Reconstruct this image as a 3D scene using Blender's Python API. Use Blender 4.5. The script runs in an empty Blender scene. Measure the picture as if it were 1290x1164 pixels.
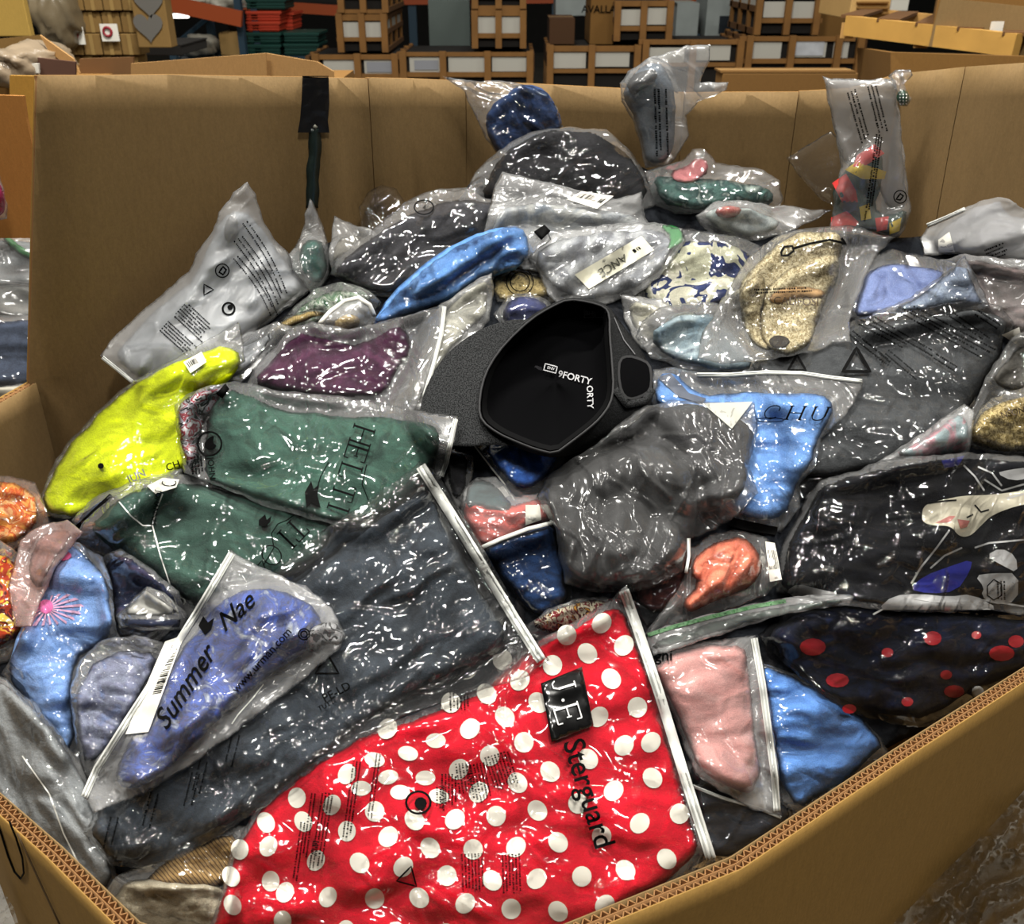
import bpy, bmesh, math, random
import numpy as np
from mathutils import Vector
from mathutils.geometry import delaunay_2d_cdt

sc = bpy.context.scene
COL = sc.collection
R = math.radians

# ---------------------------------------------------------------- camera, world, lamps, exposure
FPX, CX, CY, PITCH, CAMZ = 1200.0, 645.0, 582.0, R(28), 1.70
cam_d = bpy.data.cameras.new('camera')
cam = bpy.data.objects.new('camera', cam_d); COL.objects.link(cam)
cam.location = (0, 0, CAMZ); cam.rotation_euler = (math.pi/2 - PITCH, 0, 0)
cam_d.sensor_fit = 'HORIZONTAL'; cam_d.sensor_width = 36.0; cam_d.lens = 36.0*FPX/1290.0
cam_d.clip_start = 0.05; cam_d.clip_end = 60
cam_d.dof.use_dof = True; cam_d.dof.focus_distance = 1.15; cam_d.dof.aperture_fstop = 12.5
sc.camera = cam

sc.view_settings.view_transform = 'Standard'; sc.view_settings.look = 'None'
sc.view_settings.exposure = 0.0; sc.view_settings.gamma = 1.0
sc.view_settings.use_curve_mapping = False
sc.cycles.use_denoising = True
sc.cycles.max_bounces = 12; sc.cycles.transparent_max_bounces = 28
sc.cycles.diffuse_bounces = 3; sc.cycles.glossy_bounces = 3; sc.cycles.transmission_bounces = 4
sc.cycles.caustics_reflective = False; sc.cycles.caustics_refractive = False
sc.cycles.sample_clamp_indirect = 4.0

wd = bpy.data.worlds.new('warehouse_air'); sc.world = wd; wd.use_nodes = True
wd.node_tree.nodes['Background'].inputs[0].default_value = (0.95, 0.93, 0.86, 1)
wd.node_tree.nodes['Background'].inputs[1].default_value = 0.05

def lamp(x, y, z, sx, sy, p, col=(1, .97, .90)):
    l = bpy.data.lights.new('high_bay_lamp', 'AREA'); l.shape = 'RECTANGLE'; l.size = sx; l.size_y = sy
    l.energy = p; l.color = col
    o = bpy.data.objects.new('high_bay_lamp', l); COL.objects.link(o); o.location = (x, y, z)
LAMPS = [(-1.7, 0.4, 5.2), (1.9, 1.4, 5.2), (-.5, 2.6, 5.2), (-3.4, 4.6, 5.2), (3.2, 5.4, 5.2), (0, 8.5, 5.2)]
for (x, y, z) in LAMPS: lamp(x, y, z, 1.0, .2, {0.4: 130, 1.4: 160, 2.6: 280}.get(y, 55))
lamp(.6, -.9, 5, .2, 1.0, 105)

# ---------------------------------------------------------------- picture-plane helpers
def ray(px, py):
    u = (np.asarray(px, float)-CX)/FPX; v = (CY-np.asarray(py, float))/FPX
    c, s = math.cos(PITCH), math.sin(PITCH)
    return u, c+v*s, -s+v*c
def W(px, py, d):
    a, b, c = ray(px, py); d = np.asarray(d, float)
    return np.stack([a*d, b*d, c*d+CAMZ], -1)
def PY(px, py, Y):                       # the point seen at px,py on the upright plane y = Y
    a, b, c = ray(px, py); d = Y/b
    return Vector((float(a*d), Y, float(c*d+CAMZ)))
def PZ(px, py, Z):                       # the point seen at px,py at height Z
    a, b, c = ray(px, py); d = (Z-CAMZ)/c
    return Vector((float(a*d), float(b*d), Z))

# surface of the heap: depth control points (thin plate spline)
CP = [(0,1010,1.03),(-60,1100,1.02),(180,1175,.93),(450,1190,.90),(700,1185,.90),(900,1110,.96),(1100,960,1.13),(1290,860,1.22),(1360,800,1.26),
 (680,480,1.28),(680,780,1.09),(400,800,1.07),(450,1000,.96),(680,1000,.97),(60,600,1.25),(0,620,1.24),(0,820,1.13),(150,850,1.08),(-60,800,1.15),
 (700,170,1.50),(900,240,1.50),(1000,300,1.50),(1140,300,1.49),(1250,280,1.36),(1330,260,1.28),(1290,500,1.27),(1290,700,1.24),(1100,700,1.17),(1100,450,1.33),
 (150,450,1.32),(400,345,1.44),(310,235,1.33),(390,250,1.40),(500,240,1.47),(560,300,1.45),(650,100,1.46),(840,60,1.46),(850,200,1.53),(1090,100,1.42),(1090,200,1.45),
 (300,520,1.27),(300,700,1.15),(500,600,1.19),(900,800,1.10),(900,950,1.04),(850,500,1.30)]
_c = np.array(CP, float); _P = _c[:, :2]/600.0
def _k(r2): return np.where(r2 > 0, .5*r2*np.log(np.maximum(r2, 1e-12)), 0)
_n = len(_P); _K = _k(((_P[:, None]-_P[None])**2).sum(-1))+np.eye(_n)*2e-3
_A = np.zeros((_n+3, _n+3)); _A[:_n, :_n] = _K; _A[:_n, _n] = 1; _A[:_n, _n+1:] = _P; _A[_n, :_n] = 1; _A[_n+1:, :_n] = _P.T
_w = np.linalg.solve(_A, np.concatenate([_c[:, 2], [0, 0, 0]]))
def D0(px, py):
    q = np.stack([np.asarray(px, float)/600, np.asarray(py, float)/600], -1); sh = q.shape[:-1]; q = q.reshape(-1, 2)
    o = np.empty(len(q))
    for i in range(0, len(q), 20000):
        a = q[i:i+20000]; o[i:i+20000] = _k(((a[:, None]-_P[None])**2).sum(-1))@_w[:_n]+_w[_n]+a@_w[_n+1:]
    return o.reshape(sh)

# ---------------------------------------------------------------- noise
_rs = np.random.RandomState(7); _perm = np.tile(_rs.permutation(256), 2); _gr = _rs.rand(256)*2*np.pi
_gx, _gy = np.cos(_gr), np.sin(_gr)
def perlin(x, y, seed=0):
    x = x+seed*17.31; y = y+seed*5.77
    xi = np.floor(x).astype(int); yi = np.floor(y).astype(int); xf = x-xi; yf = y-yi
    def g(i, j):
        h = _perm[(_perm[(xi+i) & 255]+((yi+j) & 255)) & 511]
        return _gx[h]*(xf-i)+_gy[h]*(yf-j)
    s = lambda t: t*t*t*(t*(t*6-15)+10)
    u, v = s(xf), s(yf)
    return ((g(0,0)*(1-u)+g(1,0)*u)*(1-v)+(g(0,1)*(1-u)+g(1,1)*u)*v)*1.5
def ridge(x, y, scale, ang, an, seed, p=3.0):
    c, s = math.cos(R(ang)), math.sin(R(ang))
    a = (x*c+y*s)/(scale*an); b = (-x*s+y*c)/scale
    w = perlin(x/(scale*2.2), y/(scale*2.2), seed+3)*1.1
    return np.clip(1-np.abs(perlin(a+w*.5, b+w, seed))*2.6, 0, 1)**p

# ---------------------------------------------------------------- running height of the heap (lift towards the lens, metres)
GS = 4; GX0, GY0 = -140, 20; GW, GH = 400, 320
B = np.zeros((GH, GW))
def samp(G, px, py):
    fx = np.clip((np.asarray(px, float)-GX0)/GS, 0, GW-1.001); fy = np.clip((np.asarray(py, float)-GY0)/GS, 0, GH-1.001)
    i = fx.astype(int); j = fy.astype(int); a = fx-i; b = fy-j
    return (G[j, i]*(1-a)+G[j, i+1]*a)*(1-b)+(G[j+1, i]*(1-a)+G[j+1, i+1]*a)*b
def _sh(G, f, n):
    for _ in range(n):
        H = np.pad(G, 1, mode='edge'); G = f(H)
    return G
dil = lambda G, n: _sh(G, lambda H: np.maximum.reduce([H[1:-1,1:-1],H[:-2,1:-1],H[2:,1:-1],H[1:-1,:-2],H[1:-1,2:]]), n)
blur = lambda G, n: _sh(G, lambda H: (H[1:-1,1:-1]*2+H[:-2,1:-1]+H[2:,1:-1]+H[1:-1,:-2]+H[1:-1,2:])/6, n)

def resample(poly, st, closed=True):
    p = np.array(poly, float); q = np.roll(p, -1, 0) if closed else p[1:]
    out = []
    for a, b in zip(p if closed else p[:-1], q):
        n = max(1, int(round(np.hypot(*(b-a))/st)))
        for k in range(n): out.append(a+(b-a)*k/n)
    if not closed: out.append(p[-1])
    return np.array(out)
def smooth(poly, n=2):
    if n == 1: poly = resample(poly, 30)
    p = np.array(poly, float)
    for _ in range(n):
        q = np.roll(p, -1, 0); p = np.stack([p*.75+q*.25, p*.25+q*.75], 1).reshape(-1, 2)
    return p
def inside(poly, x, y):
    c = np.zeros(x.shape, bool); j = len(poly)-1
    for i in range(len(poly)):
        xi, yi = poly[i]; xj, yj = poly[j]
        if yi != yj: c ^= ((yi > y) != (yj > y)) & (x < (xj-xi)*(y-yi)/(yj-yi)+xi)
        j = i
    return c
def edist(poly, x, y):
    d = np.full(x.shape, 1e9); n = len(poly)
    for i in range(n):
        a = poly[i]; e = poly[(i+1) % n]-a; L = max(e@e, 1e-9)
        t = np.clip(((x-a[0])*e[0]+(y-a[1])*e[1])/L, 0, 1)
        d = np.minimum(d, (x-a[0]-t*e[0])**2+(y-a[1]-t*e[1])**2)
    return np.sqrt(d)
def fill(poly, st):                       # constrained triangulation of an outline with inner points
    b = resample(poly, st); x0, y0 = b.min(0); x1, y1 = b.max(0); rs = np.random.RandomState(int(abs(x0*7+y0*13)) % 9999)
    gx, gy = np.meshgrid(np.arange(x0, x1, st), np.arange(y0, y1, st*.866)); gx = gx+(np.arange(gx.shape[0]) % 2)[:, None]*st/2
    gx = (gx+rs.uniform(-.15, .15, gx.shape)*st).ravel(); gy = (gy+rs.uniform(-.15, .15, gy.shape)*st).ravel()
    m = inside(poly, gx, gy); gx, gy = gx[m], gy[m]
    if len(gx): m = edist(poly, gx, gy) > st*.55; gx, gy = gx[m], gy[m]
    n = len(b); pts = [Vector(p) for p in b]+[Vector((a, c)) for a, c in zip(gx, gy)]
    v, e, f, *_ = delaunay_2d_cdt(pts, [(i, (i+1) % n) for i in range(n)], [], 1, 1e-4)
    v = np.array([tuple(p) for p in v]); f = np.array([t for t in f if len(t) == 3], int)
    a = v[f]; ar = (a[:,1,0]-a[:,0,0])*(a[:,2,1]-a[:,0,1])-(a[:,2,0]-a[:,0,0])*(a[:,1,1]-a[:,0,1])
    f[ar > 0] = f[ar > 0][:, ::-1]         # counter-clockwise seen from the lens (picture y points down)
    return v, f

def mesh_obj(name, verts, faces, mat, parent=None, uv=None, flat=False):
    me = bpy.data.meshes.new(name)
    verts = np.asarray(verts, np.float32)
    if isinstance(faces, np.ndarray):
        k = faces.shape[1]; nf = len(faces)
        me.vertices.add(len(verts)); me.vertices.foreach_set('co', verts.ravel())
        me.loops.add(nf*k); me.loops.foreach_set('vertex_index', faces.astype(np.int32).ravel())
        me.polygons.add(nf); me.polygons.foreach_set('loop_start', np.arange(nf, dtype=np.int32)*k)
        me.update(calc_edges=True)
    else:
        me.from_pydata([tuple(map(float, v)) for v in verts], [], faces)
    if uv is not None:
        li = np.empty(len(me.loops), np.int32); me.loops.foreach_get('vertex_index', li)
        u = me.uv_layers.new(name='uv'); u.data.foreach_set('uv', np.asarray(uv, np.float32)[li].ravel())
    if not flat: me.polygons.foreach_set('use_smooth', np.ones(len(me.polygons), bool))
    me.materials.append(mat); me.update()
    o = bpy.data.objects.new(name, me); COL.objects.link(o)
    if parent: o.parent = parent
    return o
def tag(o, label, cat, group=None, kind=None):
    if label: o['label'] = label
    if cat: o['category'] = cat
    if group: o['group'] = group
    if kind: o['kind'] = kind
    return o
def empty(name, label, cat, group=None):
    o = bpy.data.objects.new(name, None); COL.objects.link(o); o.empty_display_size = .02
    return tag(o, label, cat, group)

# ---------------------------------------------------------------- materials
def lin(h):
    if isinstance(h, str):
        c = [int(h[i:i+2], 16)/255 for i in (0, 2, 4)]
        return tuple((v/12.92 if v <= .04045 else ((v+.055)/1.055)**2.4) for v in c)+(1,)
    return h
_mc = {}
def nm(name):
    m = bpy.data.materials.new(name); m.use_nodes = True; nt = m.node_tree; nt.nodes.clear()
    out = nt.nodes.new('ShaderNodeOutputMaterial'); return m, nt, out
def N(nt, t, **k):
    n = nt.nodes.new(t)
    for a, v in k.items():
        if a.startswith('_'): setattr(n, a[1:], v)
        else: n.inputs[a.replace('~', ' ')].default_value = v
    return n
def plain(name, col, rough=.6, metal=0, bump=0, bscale=200, var=0, spec=.4, coat=0):
    key = ('p', name)
    if key in _mc: return _mc[key]
    m, nt, out = nm(name); p = N(nt, 'ShaderNodeBsdfPrincipled', Roughness=rough, Metallic=metal)
    p.inputs['Specular IOR Level'].default_value = spec; p.inputs['Coat Weight'].default_value = coat; p.inputs['Coat Roughness'].default_value = .12
    c = lin(col); p.inputs['Base Color'].default_value = c
    tc = N(nt, 'ShaderNodeTexCoord')
    if var:
        n = N(nt, 'ShaderNodeTexNoise', Scale=9., Detail=5.); nt.links.new(tc.outputs['Object'], n.inputs['Vector'])
        mx = N(nt, 'ShaderNodeMixRGB'); mx.inputs[1].default_value = tuple(v*(1-var) for v in c[:3])+(1,); mx.inputs[2].default_value = tuple(min(1, v*(1+var)) for v in c[:3])+(1,)
        nt.links.new(n.outputs[0], mx.inputs[0]); nt.links.new(mx.outputs[0], p.inputs['Base Color'])
    if bump:
        n = N(nt, 'ShaderNodeTexNoise', Scale=bscale, Detail=3.); nt.links.new(tc.outputs['Object'], n.inputs['Vector'])
        b = N(nt, 'ShaderNodeBump', Strength=bump, Distance=.002); nt.links.new(n.outputs[0], b.inputs['Height']); nt.links.new(b.outputs[0], p.inputs['Normal'])
    nt.links.new(p.outputs[0], out.inputs[0]); _mc[key] = m; return m
def cloth(cols, scale=8, kind='noise', sharp=0, weave=1, rough=.85, dist=1.0, stretch=(1,1), rot=0):
    """cloth colour from one or more dyes laid out over the uv; weave relief on top"""
    if isinstance(cols, str): cols = [cols]
    key = ('c', tuple(cols), scale, kind, sharp, weave, rough, dist, stretch, rot)
    if key in _mc: return _mc[key]
    m, nt, out = nm('cloth'); p = N(nt, 'ShaderNodeBsdfPrincipled', Roughness=rough)
    p.inputs['Specular IOR Level'].default_value = .06; p.inputs['Sheen Weight'].default_value = .02
    uv = N(nt, 'ShaderNodeUVMap'); mp = N(nt, 'ShaderNodeMapping'); nt.links.new(uv.outputs[0], mp.inputs[0])
    mp.inputs['Scale'].default_value = (stretch[0], stretch[1], 1); mp.inputs['Rotation'].default_value = (0, 0, R(rot))
    fine = N(nt, 'ShaderNodeTexNoise', Scale=70., Detail=4.); nt.links.new(uv.outputs[0], fine.inputs['Vector'])
    if len(cols) > 1:
        if kind == 'voronoi':
            t = N(nt, 'ShaderNodeTexVoronoi', Scale=float(scale)); o0 = t.outputs['Distance']
            nz = N(nt, 'ShaderNodeTexNoise', Scale=scale*1.5); nt.links.new(mp.outputs[0], nz.inputs['Vector'])
            va = N(nt, 'ShaderNodeVectorMath', _operation='MULTIPLY_ADD'); nt.links.new(nz.outputs['Color'], va.inputs[0]); va.inputs[1].default_value = (.12*dist,)*3; nt.links.new(mp.outputs[0], va.inputs[2]); nt.links.new(va.outputs[0], t.inputs['Vector'])
        elif kind == 'wave':
            t = N(nt, 'ShaderNodeTexWave', Scale=float(scale), Distortion=dist*3, Detail=3.); o0 = t.outputs['Fac']; nt.links.new(mp.outputs[0], t.inputs['Vector'])
        else:
            t = N(nt, 'ShaderNodeTexNoise', Scale=float(scale), Detail=3., Distortion=dist); o0 = t.outputs[0]; nt.links.new(mp.outputs[0], t.inputs['Vector'])
        cr = N(nt, 'ShaderNodeValToRGB'); e = cr.color_ramp; n = len(cols); lo, hi = (.3, .7) if kind == 'noise' else (0, .75)
        while len(e.elements) < n: e.elements.new(.5)
        for i, c in enumerate(cols): e.elements[i].position = lo+(hi-lo)*i/(n-1) if not sharp else lo+(hi-lo)*i/n; e.elements[i].color = lin(c)
        if sharp: e.interpolation = 'CONSTANT'; e.elements[0].position = 0
        nt.links.new(o0, cr.inputs[0]); src = cr.outputs[0]
    else:
        r = N(nt, 'ShaderNodeRGB'); r.outputs[0].default_value = lin(cols[0]); src = r.outputs[0]
    hs = N(nt, 'ShaderNodeHueSaturation'); nt.links.new(src, hs.inputs['Color'])
    mr = N(nt, 'ShaderNodeMapRange'); mr.inputs['From Min'].default_value = .3; mr.inputs['From Max'].default_value = .7; mr.inputs['To Min'].default_value = .8; mr.inputs['To Max'].default_value = 1.2
    nt.links.new(fine.outputs[0], mr.inputs[0]); nt.links.new(mr.outputs[0], hs.inputs['Value']); nt.links.new(hs.outputs[0], p.inputs['Base Color'])
    wv = N(nt, 'ShaderNodeTexNoise', Scale=12. if weave else 6., Detail=6., Roughness=.7); nt.links.new(mp.outputs[0], wv.inputs['Vector'])
    b = N(nt, 'ShaderNodeBump', Strength=.6, Distance=.004); nt.links.new(wv.outputs[0], b.inputs['Height']); nt.links.new(b.outputs[0], p.inputs['Normal'])
    nt.links.new(p.outputs[0], out.inputs[0]); _mc[key] = m; return m
def film(kind='clear', tint='ffffff'):
    key = ('f', kind, tint)
    if key in _mc: return _mc[key]
    milk, alb, rough, bs, bd, boost = {'clear': (.025, .7, .075, 2.4, .0022, 1.25), 'margin_haze': (.15, .75, .09, 3.6, .0046, 1.6), 'haze': (.30, .72, .18, 3.0, .004, 1.2), 'taut': (.018, .7, .075, 1.3, .0014, 1.15), 'thin': (.01, .6, .09, 2.4, .0018, .85), 'semi': (.17, .62, .15, 2.2, .0026, 1.4), 'dull': (.10, .55, .15, 2.4, .003, 1.1),
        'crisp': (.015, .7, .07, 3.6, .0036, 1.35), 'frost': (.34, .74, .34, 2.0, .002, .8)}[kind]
    m, nt, out = nm('film_'+kind); c = tuple(v*alb/.86 for v in lin(tint)[:3])+(1,); ct_ = lin(tint)
    uv = N(nt, 'ShaderNodeUVMap'); oi = N(nt, 'ShaderNodeObjectInfo')
    rt = N(nt, 'ShaderNodeVectorRotate', _rotation_type='Z_AXIS'); nt.links.new(uv.outputs[0], rt.inputs['Vector']); am = N(nt, 'ShaderNodeMath', _operation='MULTIPLY'); am.inputs[1].default_value = 3.1; nt.links.new(oi.outputs['Random'], am.inputs[0]); nt.links.new(am.outputs[0], rt.inputs['Angle'])
    mp = N(nt, 'ShaderNodeMapping'); mp.inputs['Scale'].default_value = (1, .34, 1); nt.links.new(rt.outputs[0], mp.inputs[0])
    wn = N(nt, 'ShaderNodeTexNoise', Scale=1.3, Detail=2.); nt.links.new(uv.outputs[0], wn.inputs['Vector'])
    wa_ = N(nt, 'ShaderNodeVectorMath', _operation='MULTIPLY_ADD'); nt.links.new(wn.outputs['Color'], wa_.inputs[0]); wa_.inputs[1].default_value = (.35, .35, 0); nt.links.new(mp.outputs[0], wa_.inputs[2])
    def creases(scale, wdt):                      # network of long sharp folds between flatter facets
        v = N(nt, 'ShaderNodeTexVoronoi', Scale=float(scale)); v.voronoi_dimensions = '2D'; v.feature = 'DISTANCE_TO_EDGE'; nt.links.new(wa_.outputs[0], v.inputs['Vector'])
        q = N(nt, 'ShaderNodeMapRange', _interpolation_type='SMOOTHSTEP'); q.inputs['From Min'].default_value = 0; q.inputs['From Max'].default_value = wdt; q.inputs['To Min'].default_value = 1; q.inputs['To Max'].default_value = 0
        nt.links.new(v.outputs['Distance'], q.inputs[0]); return q.outputs[0]
    n2 = N(nt, 'ShaderNodeTexNoise', Scale=1.5, Detail=2.); nt.links.new(uv.outputs[0], n2.inputs['Vector'])
    def band(lo, hi):
        r2 = N(nt, 'ShaderNodeMapRange', _interpolation_type='SMOOTHSTEP'); r2.inputs['From Min'].default_value = lo; r2.inputs['From Max'].default_value = hi; nt.links.new(n2.outputs[0], r2.inputs[0]); return r2.outputs[0]
    def mul(a, b_, k=1.0):
        q = N(nt, 'ShaderNodeMath', _operation='MULTIPLY'); nt.links.new(a, q.inputs[0])
        if b_ is None: q.inputs[1].default_value = k
        else: nt.links.new(b_, q.inputs[1])
        return q.outputs[0]
    def add(a, b_): q = N(nt, 'ShaderNodeMath', _operation='ADD'); nt.links.new(a, q.inputs[0]); nt.links.new(b_, q.inputs[1]); return q.outputs[0]
    soft_ = N(nt, 'ShaderNodeTexNoise', Scale=bs*1.6, Detail=2.); nt.links.new(wa_.outputs[0], soft_.inputs['Vector'])
    hh = add(mul(creases(bs*.55, .11), band(.38, .52)), mul(mul(creases(bs*1.7, .16), band(.5, .66)), None, .55))
    mm_o = add(hh, mul(soft_.outputs[0], None, .16))
    b = N(nt, 'ShaderNodeBump', Strength=1., Distance=bd); nt.links.new(mm_o, b.inputs['Height'])
    tr = N(nt, 'ShaderNodeBsdfTransparent', Color=tuple(.97*v for v in ct_[:3])+(1,)); df = N(nt, 'ShaderNodeBsdfDiffuse', Color=tuple(.86*v for v in c[:3])+(1,)); tl = N(nt, 'ShaderNodeBsdfTranslucent', Color=tuple(.86*v for v in c[:3])+(1,))
    m0 = N(nt, 'ShaderNodeMixShader', Fac=.35); nt.links.new(df.outputs[0], m0.inputs[1]); nt.links.new(tl.outputs[0], m0.inputs[2])
    m1 = N(nt, 'ShaderNodeMixShader', Fac=milk); nt.links.new(tr.outputs[0], m1.inputs[1]); nt.links.new(m0.outputs[0], m1.inputs[2])
    gl = N(nt, 'ShaderNodeBsdfGlossy', Roughness=rough); nt.links.new(b.outputs[0], gl.inputs['Normal'])
    fr = N(nt, 'ShaderNodeFresnel', IOR=1.5); nt.links.new(b.outputs[0], fr.inputs['Normal'])
    mu = N(nt, 'ShaderNodeMath', _operation='MULTIPLY', _use_clamp=True); mu.inputs[1].default_value = boost; nt.links.new(fr.outputs[0], mu.inputs[0])
    mn = N(nt, 'ShaderNodeMath', _operation='MINIMUM'); mn.inputs[1].default_value = .6; nt.links.new(mu.outputs[0], mn.inputs[0])
    m2 = N(nt, 'ShaderNodeMixShader'); nt.links.new(mn.outputs[0], m2.inputs[0]); nt.links.new(m1.outputs[0], m2.inputs[1]); nt.links.new(gl.outputs[0], m2.inputs[2])
    nt.links.new(m2.outputs[0], out.inputs[0]); _mc[key] = m; return m
def board(name='cardboard', col='9a7a4c', col2=None):
    key = ('b', name)
    if key in _mc: return _mc[key]
    m, nt, out = nm(name); p = N(nt, 'ShaderNodeBsdfPrincipled', Roughness=.8); p.inputs['Specular IOR Level'].default_value = .2
    tc = N(nt, 'ShaderNodeTexCoord'); mp = N(nt, 'ShaderNodeMapping'); nt.links.new(tc.outputs['Object'], mp.inputs[0]); mp.inputs['Scale'].default_value = (1, 1, .3)
    n = N(nt, 'ShaderNodeTexNoise', Scale=160., Detail=4., Roughness=.7); nt.links.new(mp.outputs[0], n.inputs['Vector'])
    n2 = N(nt, 'ShaderNodeTexNoise', Scale=300., Detail=3.); nt.links.new(tc.outputs['Object'], n2.inputs['Vector'])
    n3 = N(nt, 'ShaderNodeTexNoise', Scale=2.5, Detail=3.); nt.links.new(tc.outputs['Object'], n3.inputs['Vector'])
    ad = N(nt, 'ShaderNodeMath', _operation='ADD'); nt.links.new(n.outputs[0], ad.inputs[0]); nt.links.new(n2.outputs[0], ad.inputs[1])
    ad2 = N(nt, 'ShaderNodeMath', _operation='ADD'); nt.links.new(ad.outputs[0], ad2.inputs[0]); nt.links.new(n3.outputs[0], ad2.inputs[1])
    mr = N(nt, 'ShaderNodeMapRange'); mr.inputs['From Min'].default_value = 1.1; mr.inputs['From Max'].default_value = 1.9; nt.links.new(ad2.outputs[0], mr.inputs[0])
    mx = N(nt, 'ShaderNodeMixRGB'); c = lin(col); mx.inputs[1].default_value = tuple(v*.86 for v in c[:3])+(1,); mx.inputs[2].default_value = tuple(v*1.12 for v in c[:3])+(1,)
    nt.links.new(mr.outputs[0], mx.inputs[0]); nt.links.new(mx.outputs[0], p.inputs['Base Color'])
    b = N(nt, 'ShaderNodeBump', Strength=.35, Distance=.0012); nt.links.new(n.outputs[0], b.inputs['Height']); nt.links.new(b.outputs[0], p.inputs['Normal'])
    nt.links.new(p.outputs[0], out.inputs[0]); _mc[key] = m; return m
INK = plain('black_ink', '050505', .7, spec=.05)
WHITE_INK = plain('white_ink', 'd8d8d6', .5)
PAPER = plain('paper', 'dcd9cf', .6)
ZIPW = plain('zip_plastic', 'cfd0cb', .3, spec=.6)

# ---------------------------------------------------------------- packages
class Pkg: pass
def content(poly, mat, T=.02, w=20, name='folded_garment', fold=.010, fs=34, fa=0, an=3.5, sm=1, label=None, st=6, lo=.001):
    return dict(poly=np.array(poly, float), mat=mat, T=T*.72, w=w*.62, name=name, fold=fold, fs=fs, fa=fa, an=an, sm=sm, label=label, st=st*.75, lo=lo)
_seed = [1]
def package(name, label, cat, bag, items, fm='clear', wr=.004, ws=26, wa=0, wan=2.2, st=2.6, depth=None, group=None, soft=5, tint='ffffff', gap=.0014, jag=1.2, puff=.003, extra=0.0, nofilm=False, sm=0, cd=1.0, margin_haze=True, parts='bag_film'):
    """a thing made of folded contents and, around them, a sheet of film; each lies on what is already in the heap"""
    global B
    seed = _seed[0]; _seed[0] += 1
    root = empty(name, label, cat, group or ('bags in the neighbouring bin' if depth else 'bagged clothes heaped in the bin'))
    base = (lambda x, y: D0(x, y)) if depth is None else depth
    bag = np.array(bag, float)
    if sm: bag = smooth(bag, sm)
    rs = np.random.RandomState(seed)
    x0, y0 = bag.min(0)-40; x1, y1 = bag.max(0)+40
    i0 = max(0, int((x0-GX0)/GS)); i1 = min(GW, int((x1-GX0)/GS)+2); j0 = max(0, int((y0-GY0)/GS)); j1 = min(GH, int((y1-GY0)/GS)+2)
    gx, gy = np.meshgrid(GX0+GS*np.arange(i0, i1), GY0+GS*np.arange(j0, j1))
    bb = B[j0:j1, i0:i1]
    msk = inside(bag, gx, gy)
    near = dil(msk.astype(float), 3) > 0
    src = np.where(near, bb, np.nanmin(np.where(near, bb, np.nan)))
    L = np.maximum(blur(dil(src, soft//2+1), soft), src)+.0012+extra
    Lf = np.zeros_like(B); Lf[j0:j1, i0:i1] = L
    def low(x, y): return samp(Lf, x, y)
    cur = np.zeros_like(L); made = []
    def prof(d, w): t = np.clip(d/w, 0, 1); return np.sqrt(np.clip(1-(1-t)**2, 0, 1))
    tops = []
    for k, c in enumerate(items):
        cp = smooth(c['poly'], c['sm']) if c['sm'] else c['poly']
        cm = inside(cp, gx, gy)
        Ck = np.zeros_like(B); Ck[j0:j1, i0:i1] = blur(dil(np.where(dil(cm.astype(float), 2) > 0, cur, 0), 1), 3)
        def ht(x, y, d, c=c, Ck=Ck, s=seed*7+k):
            pr = prof(d, c['w'])
            wx = x+10*perlin(x/50, y/50, s+4); wy = y+10*perlin(y/50, x/50, s+5); ca, sa = math.cos(R(c['fa'])), math.sin(R(c['fa']))
            a1 = (wx*ca+wy*sa)/(c['fs']*c['an']*.8); b1 = (-wx*sa+wy*ca)/(c['fs']*.9)
            f = np.abs(perlin(a1, b1, s))*1.9+np.abs(perlin(a1*1.7+b1*.5, b1*1.9-a1*.3, s+1))*.8+perlin(x/60, y/60, s+2)*.4-.5
            return samp(Ck, x, y)+c['lo']+pr*c['T']*(.85+.3*perlin(x/90, y/90, s))+f*c['fold']*np.clip(d/10, 0, 1)
        rs2 = resample(cp, 9); cp = rs2+2.2*np.stack([perlin(rs2[:, 0]/22, rs2[:, 1]/22, seed+k), perlin(rs2[:, 1]/22, rs2[:, 0]/22, seed+k+8)], 1) if c['sm'] else cp
        v, f = fill(cp, c['st']); d = edist(cp, v[:, 0], v[:, 1]); x, y = v[:, 0], v[:, 1]
        lo = low(x, y)+samp(Ck, x, y)+.0004; hi = low(x, y)+ht(x, y, d)
        inn = d > 1e-3; nb = len(v); top = W(x, y, base(x, y)-hi); bot = W(x, y, base(x, y)-lo)
        idx = np.arange(nb); idx2 = idx.copy(); idx2[inn] = nb+np.arange(inn.sum())
        V = np.concatenate([top, bot[inn]]); F = np.concatenate([f, idx2[f][:, ::-1]]); UV = np.concatenate([v, v[inn]])/100
        o = mesh_obj(c['name'], V, F, c['mat'], root, UV)
        if c['label']: o['label'] = c['label']
        gd = edist(cp, gx, gy); hg = np.where(cm, ht(gx, gy, gd), 0); cur = np.maximum(cur, hg)
        made.append((o, cp, ht)); tops.append((cp, ht))
    Pk = Pkg(); Pk.root = root; Pk.objs = [m[0] for m in made]; Pk.base = base; Pk.name = name
    EC = np.zeros_like(B); EC[j0:j1, i0:i1] = blur(dil(cur, 1), 3)
    def ctop(x, y):
        h = samp(EC, x, y)
        for cp, ht in tops:
            m = inside(cp, x, y)
            if m.any(): h[m] = np.maximum(h[m], ht(x[m], y[m], edist(cp, x[m], y[m])))
        return h
    ar_ = float(msk.sum())*GS*GS; segs = []; nc = int(cd*ar_/2500)+3
    iy, ix = np.nonzero(msk)
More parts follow.
